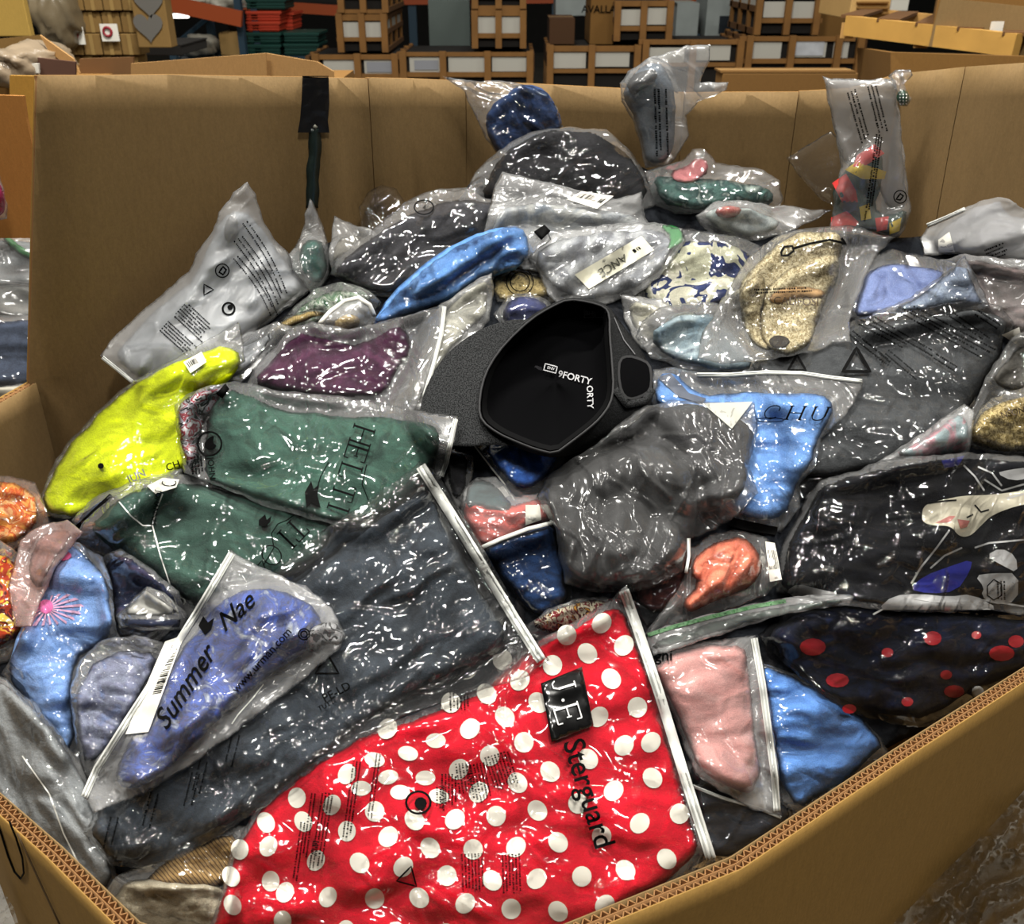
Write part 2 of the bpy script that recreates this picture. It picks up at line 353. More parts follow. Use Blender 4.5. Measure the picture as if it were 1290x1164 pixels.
    for q in range(nc):
        k_ = rs.randint(len(ix)); p_ = np.array([gx[iy[k_], ix[k_]], gy[iy[k_], ix[k_]]], float); h_ = R(wa+rs.normal(0, 38)); a_ = rs.uniform(.35, 1)**1.3
        for _ in range(rs.randint(4, 15)):
            e_ = p_+np.array([math.cos(h_), math.sin(h_)])*9; segs.append((p_, e_, a_)); p_ = e_; h_ += rs.normal(0, .16)
            if rs.rand() < .07: h_ += rs.choice([-1, 1])*rs.uniform(.6, 1.2)
            a_ *= rs.uniform(.85, 1.04)
    def crease(x, y):
        o = np.zeros(np.shape(x))
        for p_, e_, a_ in segs:
            m = (np.abs(x-(p_[0]+e_[0])/2) < 13) & (np.abs(y-(p_[1]+e_[1])/2) < 13)
            if not m.any(): continue
            v_ = e_-p_; t = np.clip(((x[m]-p_[0])*v_[0]+(y[m]-p_[1])*v_[1])/(v_@v_), 0, 1); dd = np.hypot(x[m]-p_[0]-t*v_[0], y[m]-p_[1]-t*v_[1])
            o[m] = np.maximum(o[m], a_*(.5+.5*np.cos(np.pi*np.clip(dd/5.2, 0, 1))))
        return o
    def ftop(x, y, d=None):
        x = np.asarray(x, float); y = np.asarray(y, float)
        if d is None: d = edist(bag, x, y)*inside(bag, x, y)
        e = np.clip(d/9, 0, 1)
        mk = np.clip(perlin(x/(ws*2.5), y/(ws*2.5), seed+30)*1.6+.55, .1, 1)
        wv = ridge(x, y, ws, wa, wan*1.6, seed*3+1, 5)*.5*mk+perlin(x/ws/1.6, y/ws/1.6, seed)*.3+.2+crease(x, y)*.62
        return np.maximum(samp(EC, x, y), ctop(x, y)+gap*np.clip(d/4, 0, 1))+e*(wr*wv+puff)
    if not nofilm:
        bb2 = resample(bag, st*2.2); nn = np.stack([perlin(bb2[:, 0]/14, bb2[:, 1]/14, seed), perlin(bb2[:, 1]/14, bb2[:, 0]/14, seed+5)], 1); bag2 = bb2+nn*jag*1.6
        v, f = fill(bag2, st); x, y = v[:, 0], v[:, 1]; d = edist(bag2, x, y); inn = d > 1e-3
        hi = low(x, y)+ftop(x, y, d); lo = low(x, y)-.0004+e_low(x, y, d, seed)
        nb = len(v); top = W(x, y, base(x, y)-hi); bot = W(x, y, base(x, y)-lo)
        idx = np.arange(nb); idx2 = idx.copy(); idx2[inn] = nb+np.arange(inn.sum())
        fo = mesh_obj(parts, np.concatenate([top, bot[inn]]), np.concatenate([f, idx2[f][:, ::-1]]), film(fm, tint), root, np.concatenate([v, v[inn]])/100)
        Pk.film = fo
        if tops and margin_haze and fm in ('clear', 'crisp', 'taut', 'semi'):   # crinkled spare film round the contents: whiteness of its reflections put into the colour
            fo.data.materials.append(film('margin_haze' if fm != 'semi' else 'haze', tint)); cen = v[f].mean(1); ins_ = np.zeros(len(cen), bool)
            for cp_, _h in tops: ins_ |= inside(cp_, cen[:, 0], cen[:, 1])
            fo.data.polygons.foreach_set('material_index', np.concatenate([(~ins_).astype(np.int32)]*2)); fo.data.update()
        gd = edist(bag, gx, gy); H = np.where(msk, L+ftop(gx, gy, np.where(msk, gd, 0)), 0)
        Pk.top = lambda x, y: low(x, y)+ftop(x, y)
    else:
        H = np.where(cur > 0, L+cur, 0); Pk.top = lambda x, y: low(x, y)+ctop(np.asarray(x, float), np.asarray(y, float))
    Pk.ctop = lambda x, y: low(x, y)+ctop(np.asarray(x, float), np.asarray(y, float))
    B[j0:j1, i0:i1] = np.maximum(bb, np.maximum(H, np.where(msk, L, 0)) if not nofilm else H)
    return Pk
def e_low(x, y, d, seed): return np.clip(d/9, 0, 1)*.0006*perlin(x/20, y/20, seed+9)

# ---------------------------------------------------------------- flat print, labels, strips laid on a package
def stamp(P, name, V2, F, mat, off=.0012, parent=None, on='film', uv=False, th=0):
    V2 = np.array(V2, float); h = (P.top if on == 'film' else P.ctop)(V2[:, 0], V2[:, 1])
    if on == 'film': h = np.maximum(h, P.ctop(V2[:, 0], V2[:, 1])+.001)
    V = W(V2[:, 0], V2[:, 1], P.base(V2[:, 0], V2[:, 1])-h-off)
    F = [tuple(f) for f in F]
    if th:
        n = len(V2); Vb = W(V2[:, 0], V2[:, 1], P.base(V2[:, 0], V2[:, 1])-h-off+th); V = np.concatenate([V, Vb])
        from collections import Counter
        ed = Counter(); dr = {}
        for f in F:
            for a, b in zip(f, f[1:]+f[:1]): ed[frozenset((a, b))] += 1; dr[frozenset((a, b))] = (a, b)
        F = F+[tuple(n+i for i in f[::-1]) for f in F]+[(dr[e][1], dr[e][0], n+dr[e][0], n+dr[e][1]) for e, c in ed.items() if c == 1]
        V2 = np.concatenate([V2, V2])
    return mesh_obj(name, V, F, mat, parent or P.root, V2/100)
def text_geo(txt, x, y, ang, size, sx=1.0, shear=0, sub=5.0, track=1.0, bold=.012):
    cu = bpy.data.curves.new('t', 'FONT'); cu.body = txt; cu.size = 1; cu.align_x = 'CENTER'; cu.align_y = 'CENTER'; cu.shear = shear; cu.resolution_u = 3; cu.offset = bold; cu.space_character = track
    o = bpy.data.objects.new('t', cu); COL.objects.link(o); dg = bpy.context.evaluated_depsgraph_get()
    me = bpy.data.meshes.new_from_object(o.evaluated_get(dg)); bpy.data.objects.remove(o); bpy.data.curves.remove(cu)
    bm = bmesh.new(); bm.from_mesh(me); bpy.data.meshes.remove(me)
    bmesh.ops.triangulate(bm, faces=bm.faces[:])
    for _ in range(2):
        ee = [e for e in bm.edges if e.calc_length()*size > sub]
        if ee: bmesh.ops.subdivide_edges(bm, edges=ee, cuts=1); bmesh.ops.triangulate(bm, faces=[f for f in bm.faces if len(f.verts) > 3])
    c, s = math.cos(R(ang)), math.sin(R(ang))
    V = [(x+(v.co.x*sx*c+v.co.y*s)*size, y+(v.co.x*sx*s-v.co.y*c)*size) for v in bm.verts]
    bm.verts.index_update(); F = [tuple(v.index for v in f.verts) for f in bm.faces]; bm.free()
    return V, F
def text(P, txt, x, y, ang, size, mat=None, name='printed_text', **k):
    on = k.pop('on', 'film'); off = k.pop('off', .0024); par = k.pop('parent', None)
    V, F = text_geo(txt, x, y, ang, size, **k)
    return stamp(P, name, V, F, mat or INK, on=on, off=off, parent=par)
def strip_geo(pts, w, closed=False, st=4):
    p = resample(pts, st, closed); n = len(p)
    t = (np.roll(p, -1, 0)-np.roll(p, 1, 0)) if closed else np.gradient(p, axis=0)
    t = t/np.maximum(np.hypot(t[:, 0], t[:, 1]), 1e-6)[:, None]; nn = np.stack([-t[:, 1], t[:, 0]], 1)
    V = np.concatenate([p+nn*w/2, p-nn*w/2]); m = n if closed else n-1
    return V, [(i, (i+1) % n, n+(i+1) % n, n+i) for i in range(m)]
def join(gs):
    V = []; F = []
    for v, f in gs: k = len(V); V += [tuple(a) for a in v]; F += [tuple(i+k for i in t) for t in f]
    return V, F
def lines(P, x, y, ang, ln, rows, sp, h=2.6, mat=None, seed=0, name='warning_text', curve=0, **k):
    """rows of tiny letter marks, as small print reads at this distance"""
    rs = random.Random(seed+int(x)); V = []; F = []; c, s = math.cos(R(ang)), math.sin(R(ang))
    for r in range(rows):
        a = 0; L = ln*rs.uniform(.8, 1)
        while a < L:
            w = rs.uniform(1.0, 2.4)
            if rs.random() < .15: a += 1.5; continue
            hh = h*rs.uniform(.7, 1); cv = curve*math.sin(a/ln*3.1)
            q = [(a, r*sp+cv), (a+w, r*sp+cv), (a+w, r*sp+hh+cv), (a, r*sp+hh+cv)]
            k0 = len(V); V += [(x+u*c-v*s, y+u*s+v*c) for u, v in q]; F.append((k0, k0+3, k0+2, k0+1)); a += w+.7
    return stamp(P, name, V, F, mat or INK, **k)
def stroke(P, polys, w, name='printed_mark', mat=None, closed=True, **k):
    return stamp(P, name, *join([strip_geo(p, w, closed) for p in polys]), mat or INK, **k)
def circ(x, y, r, n=20, rx=1, a0=0): return [(x+r*rx*math.cos(2*math.pi*i/n+a0), y+r*math.sin(2*math.pi*i/n+a0)) for i in range(n)]
def recyc(P, x, y, r, a0=-90, w=2): return stroke(P, [[(x+r*math.cos(R(a0+120*i)), y+r*math.sin(R(a0+120*i))) for i in range(3)]], w, 'recycling_mark')
def patch(P, poly, mat, name, st=6, **k):
    v, f = fill(np.array(poly, float), st); return stamp(P, name, v, f, mat, **k)
def barcode(P, poly, mat=PAPER, name='paper_label', frac=(.1, .9), off=.0016, n=22, band=(.15, .6), **k):
    """paper label (quad, corners a b c d) with black bars as a sub-part"""
    lb = patch(P, poly, mat, name, off=off, **k)
    a, b, c, d = [np.array(q, float) for q in poly]; rs = random.Random(int(a[0])); gs = []
    q = lambda u, v: (a*(1-u)+b*u)*(1-v)+(d*(1-u)+c*u)*v
    u = frac[0]
    while u < frac[1]:
        w = rs.uniform(.25, 1)*(frac[1]-frac[0])/n
        m = 4; V = [q(u, band[0]+(band[1]-band[0])*i/m) for i in range(m+1)]+[q(u+w, band[0]+(band[1]-band[0])*i/m) for i in range(m+1)]
        gs.append((V, [(i, i+m+1, i+m+2, i+1) for i in range(m)])); u += w+rs.uniform(.3, 1)*(frac[1]-frac[0])/n
    stamp(P, 'barcode', *join(gs), INK, off=off+.0007, parent=lb, **{a_: b_ for a_, b_ in k.items() if a_ == 'on'})
    return lb
SF = {'H': [(0,0,0,1),(.7,0,.7,1),(0,.5,.7,.5),(-.12,0,.12,0),(-.12,1,.12,1),(.58,0,.82,0),(.58,1,.82,1)], 'E': [(0,0,0,1),(-.1,0,.6,0),(-.1,1,.6,1),(0,.52,.42,.52),(.6,0,.6,.2),(.6,1,.6,.8),(.42,.42,.42,.62)],
      'L': [(0,0,0,1),(-.12,1,.12,1),(-.1,0,.6,0),(.6,0,.6,.22)], 'T': [(.35,0,.35,1),(0,1,.7,1),(0,1,0,.8),(.7,1,.7,.8),(.2,0,.5,0)], 'I': [(.2,0,.2,1),(.05,0,.35,0),(.05,1,.35,1)],
      'U': [(0,1,0,.3),(.7,1,.7,.3),(-.12,1,.12,1),(.58,1,.82,1),(0,.3,.12,.06),(.12,.06,.35,0),(.35,0,.58,.06),(.58,.06,.7,.3)], 'J': [(.4,1,.4,.2),(.25,1,.55,1),(.4,.2,.3,-.02),(.3,-.02,.1,-.02),(.1,-.02,0,.12)]}
for _c, _a0, _a1 in (('O', 0, 360), ('C', 45, 315)):
    _q = np.radians(np.linspace(_a0, _a1, 13)); SF[_c] = [(.4+.42*math.cos(a), .5+.5*math.sin(a), .4+.42*math.cos(b), .5+.5*math.sin(b)) for a, b in zip(_q[:-1], _q[1:])]
SF['C'] += [(.7,.85,.7,.62)]
def serif(P, word, x, y, ang, size, adv, w=2.2, shear=0, sx=1, mat=None, name='printed_text', **k):
    """seriffed capitals drawn as strokes, first letter centred at x, y"""
    c, s_ = math.cos(R(ang)), math.sin(R(ang)); gs = []
    for i, ch in enumerate(word):
        for a, b, a2, b2 in SF[ch]:
            thick = w*(1.25 if abs(b2-b) > .3 else .7)
            q = [((u-.35+shear*v)*sx*size+i*adv, (v-.5)*size) for u, v in ((a, b), (a2, b2))]
            gs.append(strip_geo([(x+u*c+v*s_, y+u*s_-v*c) for u, v in q], thick, st=5))
    return stamp(P, name, *join(gs), mat or INK, **k)
def zipper(P, pts, w=7, mat=ZIPW, name='zip_strip', ribs=True, off=.002):
    z = stamp(P, name, *strip_geo(pts, w, st=5), mat, off=off, th=.0018)
    if ribs:
        p = np.array(pts, float); t = p[-1]-p[0]; t /= np.hypot(*t); nn = np.array([-t[1], t[0]])
        stamp(P, 'zip_ridge', *join([strip_geo(p+nn*w*s, w*.16, st=5) for s in (-.22, .22)]), plain('zip_shade', '9a9c98', .3), off=off+.0012, parent=z, th=.001)
    return z

# ================================================================ setting: floor, far wall, the cardboard bin
CB = board('cardboard_inner', '7b6340'); CBO = board('cardboard_outer', '91703a'); CBE = plain('flute_edge', '86623f', .85, spec=.1); CBD = plain('liner_edge', 'c9a67c', .8)
def box(name, lo, hi, mat, parent=None, bev=0):
    x0, y0, z0 = lo; x1, y1, z1 = hi
    V = [(x, y, z) for z in (z0, z1) for y in (y0, y1) for x in (x0, x1)]
    F = [(0,2,3,1),(4,5,7,6),(0,1,5,4),(2,6,7,3),(0,4,6,2),(1,3,7,5)]
    o = mesh_obj(name, V, F, mat, parent, flat=True)
    if bev:
        m = o.modifiers.new('edge', 'BEVEL'); m.width = bev; m.segments = 2
    return o
m, nt, out = nm('concrete'); p = N(nt, 'ShaderNodeBsdfPrincipled', Roughness=.35); tc = N(nt, 'ShaderNodeTexCoord'); n = N(nt, 'ShaderNodeTexNoise', Scale=1.5, Detail=7.)
nt.links.new(tc.outputs['Object'], n.inputs['Vector']); cr = N(nt, 'ShaderNodeValToRGB'); cr.color_ramp.elements[0].color = lin('55504a'); cr.color_ramp.elements[1].color = lin('8a857a')
nt.links.new(n.outputs[0], cr.inputs[0]); nt.links.new(cr.outputs[0], p.inputs['Base Color']); nt.links.new(p.outputs[0], out.inputs[0]); CONC = m
box('floor', (-14, -4, -.1), (14, 21, 0), CONC)['kind'] = 'structure'
box('wall_back', (-14, 20.5, 0), (14, 20.7, 8), plain('far_wall', '2d2c2a', .9, var=.2))['kind'] = 'structure'

def Rr(px, py, Y):
    q = PY(px, py, Y); return (q.x, q.y, q.z)
CEN = np.array([0.0, 1.05])
def outward(p, k):
    v = np.array(p[:2])-CEN; v /= np.hypot(*v); return v*k
def wall_panel(name, pts, bulge, thick, parent, mat, matO, zb=.16, flutes=True, label=None, side=None):
    """corrugated board standing along pts (x, y, ztop): liners, and fluting seen on the cut edge"""
    n = len(pts); P3 = [np.array(p, float) for p in pts]
    t = [P3[min(i+1, n-1)][:2]-P3[max(i-1, 0)][:2] for i in range(n)]; nr = []
    for i in range(n):
        d = t[i]/np.hypot(*t[i]); q = np.array([-d[1], d[0]]); q *= np.sign(q@(P3[i][:2]-CEN)); nr.append(q)
    rows = [0, .03, .06, .1, .15, .2, .28, .36, .5, .7, 1.0]; bl = [.5-.5*math.cos(min(1, r_/.5)*math.pi) for r_ in rows]
    def sheet(nmx, off, th, mt, par):
        V = []
        for o_ in (off, off+th):
            for i in range(n):
                zt = P3[i][2]
                for r, b_ in zip(rows, bl):
                    k = bulge[i] if hasattr(bulge, '__len__') else bulge
                    xy = P3[i][:2]+nr[i]*(o_+k*b_)+(np.array([side[i], 0])*min(r/.28, 1) if side else 0); V.append((xy[0], xy[1], zt+(zb-zt)*r))
        m_ = len(rows); h = n*m_; F = []
        for i in range(n-1):
            for j in range(m_-1):
                a = i*m_+j; F += [(a, a+1, a+m_+1, a+m_), (h+a, h+a+m_, h+a+m_+1, h+a+1)]
            a = i*m_; F += [(a, a+m_, h+a+m_, h+a), (a+m_-1, h+a+m_-1, h+a+2*m_-1, a+2*m_-1)]
        for i in (0, n-1):
            for j in range(m_-1): a = i*m_+j; F.append((a, h+a, h+a+1, a+1))
        o = mesh_obj(nmx, V, F, mt, par, flat=True); big = (n-1)*(m_-1)
        sm_ = []
        for i in range(n-1): sm_ += [True]*(2*(m_-1))+[False]*2
        sm_ += [False]*(len(F)-len(sm_)); o.data.polygons.foreach_set('use_smooth', sm_)
        return o
    inner = sheet(name, 0, .0009, mat, parent)
    if label: inner['label'] = label
    sheet('outer_liner', thick-.0009, .0009, matO, inner); mid = sheet('middle_liner', thick*.5, .0007, CBE, inner); mid['label'] = None; del mid['label']
    # fluting: two corrugated webs just below the cut edge
    V = []; F = []
    seg = [np.hypot(*(P3[i+1][:2]-P3[i][:2])) for i in range(n-1)]; T = sum(seg); lam = .0085
    for web in (0, 1):
        m_ = int(T/lam*2); k0 = len(V)
        for q in range(m_+1):
            s = q*lam/2; i = 0
            while i < n-2 and s > seg[i]: s -= seg[i]; i += 1
            f = min(1, s/seg[i]); xy = P3[i][:2]*(1-f)+P3[i+1][:2]*f; nn = nr[i]*(1-f)+nr[i+1]*f; z = P3[i][2]*(1-f)+P3[i+1][2]*f
            kb = 0
            off = thick*.5*web+(.0011 if q % 2 else thick*.5-.0006); d = P3[i+1][:2]-P3[i][:2]; d /= np.hypot(*d)
            for w in (-.0004, .0004):
                for zz in (z-.0008, z-.008): V.append((*(xy+nn*off+d*w*1.6), zz))
        for q in range(m_):
            a = k0+q*4; b_ = a+4; F += [(a, b_, b_+1, a+1), (a+2, a+3, b_+3, b_+2), (a, a+2, b_+2, b_)]
    fl = mesh_obj('fluting', V, F, CBE, inner, flat=True)
    return inner
Z = lambda d: CAMZ+d
BIN = empty('cardboard_bin', 'large open cardboard bin with cut-down front rim, heaped with bagged clothes', 'bin')
left = [Rr(47, 95, 1.22), Rr(120, 95, 1.27), Rr(210, 94, 1.33), Rr(300, 96, 1.385), Rr(385, 97, 1.44)]
wall_panel('side_panel', left, [0, .02, .03, .03, .02], .009, BIN, CB, CBO, side=[-.104, -.06, -.03, -.01, 0])
wall_panel('side_panel', [left[-1], Rr(425, 98, 1.47), Rr(463, 99, 1.50)], .02, .009, BIN, CB, CBO)
wall_panel('side_panel', [Rr(464, 98, 1.501), Rr(520, 99, 1.55), Rr(586, 102, 1.60)], .02, .009, BIN, CB, CBO)
wall_panel('side_panel', [Rr(587, 103, 1.601), Rr(640, 104, 1.68), Rr(695, 107, 1.69), Rr(790, 112, 1.68), Rr(862, 117, 1.66)], .02, .009, BIN, CB, CBO)
wall_panel('side_panel', [Rr(863, 117, 1.66), Rr(940, 116, 1.645), Rr(1006, 116, 1.63)], .02, .009, BIN, CB, CBO)
wall_panel('side_panel', [Rr(1007, 115, 1.63), Rr(1070, 112, 1.62), Rr(1136, 92, 1.60)], .02, .009, BIN, CB, CBO)
wall_panel('side_panel', [Rr(1137, 92, 1.598), Rr(1180, 88, 1.53), Rr(1216, 84, 1.47)], .02, .009, BIN, CB, CBO)
wall_panel('side_panel', [Rr(1217, 84, 1.468), Rr(1290, 79, 1.36), Rr(1380, 72, 1.24), Rr(1450, 68, 1.14)], [.02, .02, .02, .02], .009, BIN, CB, CBO)
lowr = [(-.662, 1.222, Z(-.525)), (-.695, 1.13, Z(-.53)), (-.69, .95, Z(-.60)), (-.61, .79, Z(-.67)), (-.485, .65, Z(-.70)), (-.40, .588, Z(-.70)), (-.305, .513, Z(-.70)), (-.2, .478, Z(-.70)), (-.08, .48, Z(-.70)), (.04, .510, Z(-.70)),
        (.192, .577, Z(-.70)), (.38, .705, Z(-.70)), (.57, .83, Z(-.70)), (.76, .957, Z(-.69)), (.86, 1.05, Z(-.66)), (.79, 1.16, Z(-.6))]
wall_panel('front_panel', lowr, [0]*16, .015, BIN, CB, CBO, label='front panel cut down low with its flutes bare')
# pallet under the bin
pal = empty('wooden_pallet', 'wooden pallet that carries the large cardboard bin', 'pallet')
PINE = plain('pine', 'b58a4e', .75, var=.25, bump=.3, bscale=40)
for i in range(7): box('deck_board', (-.72, .5+i*.19, .12), (.74, .6+i*.19, .14), PINE, pal)
for i in range(3): box('stringer', (-.70+i*.68, .5, .0), (-.62+i*.68, 1.74, .12), PINE, pal)

def onwall(px, py, A, Bq, off=0.0):          # a point seen at px,py on the upright plane through A and Bq
    A = np.array(A[:2]); d = np.array(Bq[:2])-A; n = np.array([-d[1], d[0]]); n /= np.hypot(*n); n *= np.sign(n@(A-CEN))
    a, b, c = ray(px, py); t = ((A+n*off)@n)/(a*n[0]+b*n[1]); return (float(a*t), float(b*t), float(c*t+CAMZ))
def tube(name, pts, r, mat, parent=None, sides=6, closed=False):
    P3 = [Vector(p) for p in pts]; V = []; F = []; n = len(P3)
    for i, p in enumerate(P3):
        t = (P3[(i+1) % n if closed else min(i+1, n-1)]-P3[(i-1) % n if closed else max(i-1, 0)]).normalized(); a = t.orthogonal().normalized()
        if i and a.dot(pa) < 0: a = -a
        a = (pa-t*pa.dot(t)).normalized() if i else a; pa = a; b = t.cross(a)
        for k in range(sides): w = 2*math.pi*k/sides; V.append(p+(a*math.cos(w)+b*math.sin(w))*r)
    for i in range(n if closed else n-1):
        j = (i+1) % n
        for k in range(sides): F.append((i*sides+k, i*sides+(k+1) % sides, j*sides+(k+1) % sides, j*sides+k))
    if not closed: F += [tuple(range(sides))[::-1], tuple(range((n-1)*sides, n*sides))]
    return mesh_obj(name, V, F, mat, parent)
# pen marks on the outside of the bin, lower left
A_, B_ = lowr[4], lowr[6]
loop = [(-6,1030),(2,1052),(10,1078),(18,1098),(26,1107),(30,1100),(28,1080),(20,1055),(12,1035)]
PN = BIN.children[-1]
tube('pen_mark', [onwall(x, y, A_, B_, .0155) for x, y in loop], .0009, INK, PN)
tube('score_line', [onwall(x, y, A_, B_, .0155) for x, y in [(22,1050),(36,1080),(52,1115),(66,1145),(80,1175)]], .0008, plain('score', '4a3820', .9), PN)

# stretch film wound round the outside, lower right and lower left
def outer_film(name, label, poly, A, Bq, seed, th=.012):
    v, f = fill(np.array(poly, float), 3.5); x, y = v.T; d = edist(np.array(poly, float), x, y)
    h = .018+ridge(x, y, 26, -48, 6, seed, 4)*.022*np.clip(d/12, 0, 1)+ridge(x, y, 10, -52, 5, seed+1, 3)*.006
    V = [onwall(a, b, A, Bq, float(c)+.002) for a, b, c in zip(x, y, h)]
    return tag(mesh_obj(name, V, f, film('taut'), None, v/100), label, 'plastic film')
outer_film('stretch_film', 'creased clear stretch film on the outside of the bin, lower right', [(1108,1180),(1150,1140),(1190,1098),(1240,1050),(1300,985),(1320,1180)], lowr[10], lowr[12], 3)
outer_film('stretch_film', 'crumpled scrap of clear film outside the bin, bottom left corner', [(-10,1120),(8,1128),(18,1145),(26,1175),(-10,1180)], A_, B_, 5)

# black tape over the left panel's rim and the strap under it
k_ = np.array(left[-1]); TAPE = plain('black_tape', '0c0c0e', .3, bump=.5, bscale=60)
def wallpx(px, py, off): return onwall(px, py, Rr(385, 97, 1.44), Rr(463, 99, 1.50), off)
tp = [(381,98),(414,98),(415,130),(413,152),(415,167),(375,167),(378,150),(380,125)]
v, f = fill(np.array(tp, float), 5)
fr_ = [wallpx(a, b, -.006-.002*float(perlin(a/9, b/9, 4))) for a, b in v]
bk_ = [wallpx(a, b, -.0035) for a, b in v]; nfr = len(v)
tape = mesh_obj('black_tape', fr_+bk_, [tuple(t) for t in f]+[tuple(nfr+i for i in t[::-1]) for t in f], TAPE); tag(tape, 'strip of black tape folded over the bin rim', 'tape')
tb = [wallpx(x, 97, o) for o in (-.006, .013) for x in (381, 414)]; tb = [(a, b, c+.0015) for a, b, c in tb]; tb += [(a, b, c-.0012) for a, b, c in tb]
mesh_obj('rim_fold', tb, [(0,1,3,2),(4,6,7,5),(0,4,5,1),(2,3,7,6),(0,2,6,4),(1,5,7,3)], TAPE, tape, flat=True)
st_ = [(396,162),(397,190),(394,215),(394,240),(393,262)]
DG = plain('strap_green', '16211f', .35, bump=.6, bscale=90)
sp = []
for (x, y) in resample(st_, 6, False): sp.append((x, y))
V = []; F = []
for i, (x, y) in enumerate(sp):
    w = 8-.7*math.sin(i*1.3)
    for o, sx in ((-.004, -1), (-.010, 0), (-.004, 1), (-.001, 0)): V.append(wallpx(x+sx*w, y, o))
for i in range(len(sp)-1):
    for k in range(4): a = i*4+k; b = i*4+(k+1) % 4; F.append((a, b, b+4, a+4))
strap = mesh_obj('hanging_strap', V, F+[(0,1,2,3)[::-1], tuple(len(V)-4+i for i in range(4))], DG); tag(strap, 'dark twisted strap hanging down from the black tape', 'strap')
knot = mesh_obj('adhesive_spot', *(lambda c: ([tuple(np.array(c)+np.array(q)*.004) for q in [(1,0,0),(-1,0,0),(0,1,0),(0,-1,0),(0,0,1),(0,0,-1)]], [(0,2,4),(2,1,4),(1,3,4),(3,0,4),(2,0,5),(1,2,5),(3,1,5),(0,3,5)]))(wallpx(397, 160, -.010)), plain('gum', '6b6a60', .4), tape)

# ================================================================ warehouse behind
WOOD = plain('crate_wood', '80592a', .75, var=.3, bump=.3, bscale=30); WOODD = plain('crate_wood_shaded', '5e3e1c', .8, var=.2); PANEL = plain('crate_liner', 'b5b3aa', .6); DARK = plain('crate_inside', '14100c', .9)  # WOODD is a darker copy of the crate wood, shade put into its colour
def bxp(name, x0, y0, x1, y1, Y, dep, mat, parent=None, bev=0):
    ym = (y0+y1)/2; a = PY(x0, ym, Y); b = PY(x1, ym, Y); zt = PY(0, y0, Y).z; zb = PY(0, y1, Y).z
    return box(name, (a.x, Y, zb), (b.x, Y+dep, zt), mat, parent, bev)
def crate(label, x0, x1, ytop, ybot, posts, rails, panels, Y, dep=.9, group=None):
    r = empty('pallet_crate', label, 'crate', group or 'wooden crates with white panels behind the bin')
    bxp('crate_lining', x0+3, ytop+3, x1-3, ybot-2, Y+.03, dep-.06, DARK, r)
    for (a, b) in rails: bxp('rail', x0, a, x1, b, Y-.005, .035, WOOD, r)
    for c in posts: bxp('post', c-4, ytop-1, c+4, ybot, Y-.03, .05, WOOD, r)
    for (a, b, c, d) in panels: bxp('panel', a, b, c, d, Y+.012, .012, PANEL, r)
    # side face boards, to the right and left
    q = PY(x1, (ytop+ybot)/2, Y).x; q0 = PY(x0, (ytop+ybot)/2, Y).x; zt = PY(0, ytop, Y).z; zb = PY(0, ybot, Y).z; h = zt-zb
    for X in (q-.03, q0):
        for k in range(3): box('post', (X, Y+dep*(.28+.33*k)-.04, zb), (X+.03, Y+dep*(.28+.33*k)+.02, zt), WOOD, r)
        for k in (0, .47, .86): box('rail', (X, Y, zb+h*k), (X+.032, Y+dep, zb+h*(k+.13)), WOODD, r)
        box('panel', (X+.006, Y+.05, zb+h*.55), (X+.02, Y+dep-.05, zb+h*.85), PANEL, r)
    return r
YB = 8.0
crate('low wooden crate with white panels, leftmost in the row behind the bin', 392, 505, 69, 237, (404,455,501), ((69,75),(93,99),(120,127),(150,156),(190,196),(229,236)), ((408,75,451,93),(459,74,497,94)), YB)
crate('low wooden crate with white panels, left of the dark gap behind the bin', 507, 672, 66, 237, (511,560,615,667), ((66,71),(91,97),(120,127),(150,156),(190,196),(229,236)), ((516,72,556,92),(565,71,611,91),(620,68,663,90)), YB)
crate('low wooden crate with white panels, right of the dark gap behind the bin', 688, 803, 58, 237, (692,743,799), ((58,65),(87,92),(120,127),(150,156),(190,196),(229,236)), ((697,66,738,86),(748,64,793,84)), YB)
crate('low wooden crate beneath the tallest of the right crates', 805, 930, 52, 237, (809,867,925), ((50,56),(79,84),(120,127),(150,156),(190,196),(229,236)), ((814,60,862,80),(872,56,920,76)), YB)
crate('low wooden crate with torn paper labels, rightmost in the row', 932, 1078, 46, 237, (936,988,1045,1072), ((46,52),(74,80),(120,127),(150,156),(190,196),(229,236)), ((940,53,984,74),(993,49,1041,72),(1050,50,1069,73)), YB)
crate('upper crate with two white windows, stacked left of centre', 424, 488, 18, 66, (428,456,484), ((18,26),(47,52)), ((432,28,453,48),(460,28,481,47)), YB+.1, 1.2)
crate('topmost crate cut by the picture edge, left of centre', 424, 488, -34, 16, (428,456,484), ((-34,-28),(-8,-3),(12,17)), ((432,-24,453,-9),(460,-24,481,-9)), YB+.1, 1.2)
crate('upper crate with two white windows, stacked at centre', 594, 663, 14, 61, (598,628,659), ((12,20),(42,48)), ((602,21,624,42),(632,21,655,42)), YB+.1, 1.2)
crate('topmost crate cut by the picture edge, at centre', 594, 663, -36, 11, (598,628,659), ((-36,-30),(-8,-2),(7,12)), ((602,-24,624,-9),(632,-24,655,-9)), YB+.1, 1.2)
crate('upper crate with two white windows beside the tall carton', 774, 848, 2, 52, (778,811,844), ((1,8),(33,39)), ((782,12,807,32),(815,10,840,31)), YB+.1, 1.0)
crate('upper crate at right, beside the yellow pallet', 952, 1036, -18, 44, (957,994,1031), ((-10,-3),(23,29)), ((962,2,990,22),(998,2,1026,23)), YB+.1, 1.0)
PRN = plain('smudged_print', '8e9097', .5)
for (a, b, c, d) in ((462,78,494,91), (522,76,552,88)): bxp('shipping_label', a, b, c, d, YB+.004, .004, PRN)['category'] = 'label'
lbs = [o for o in COL.objects if o.name.startswith('shipping_label')]
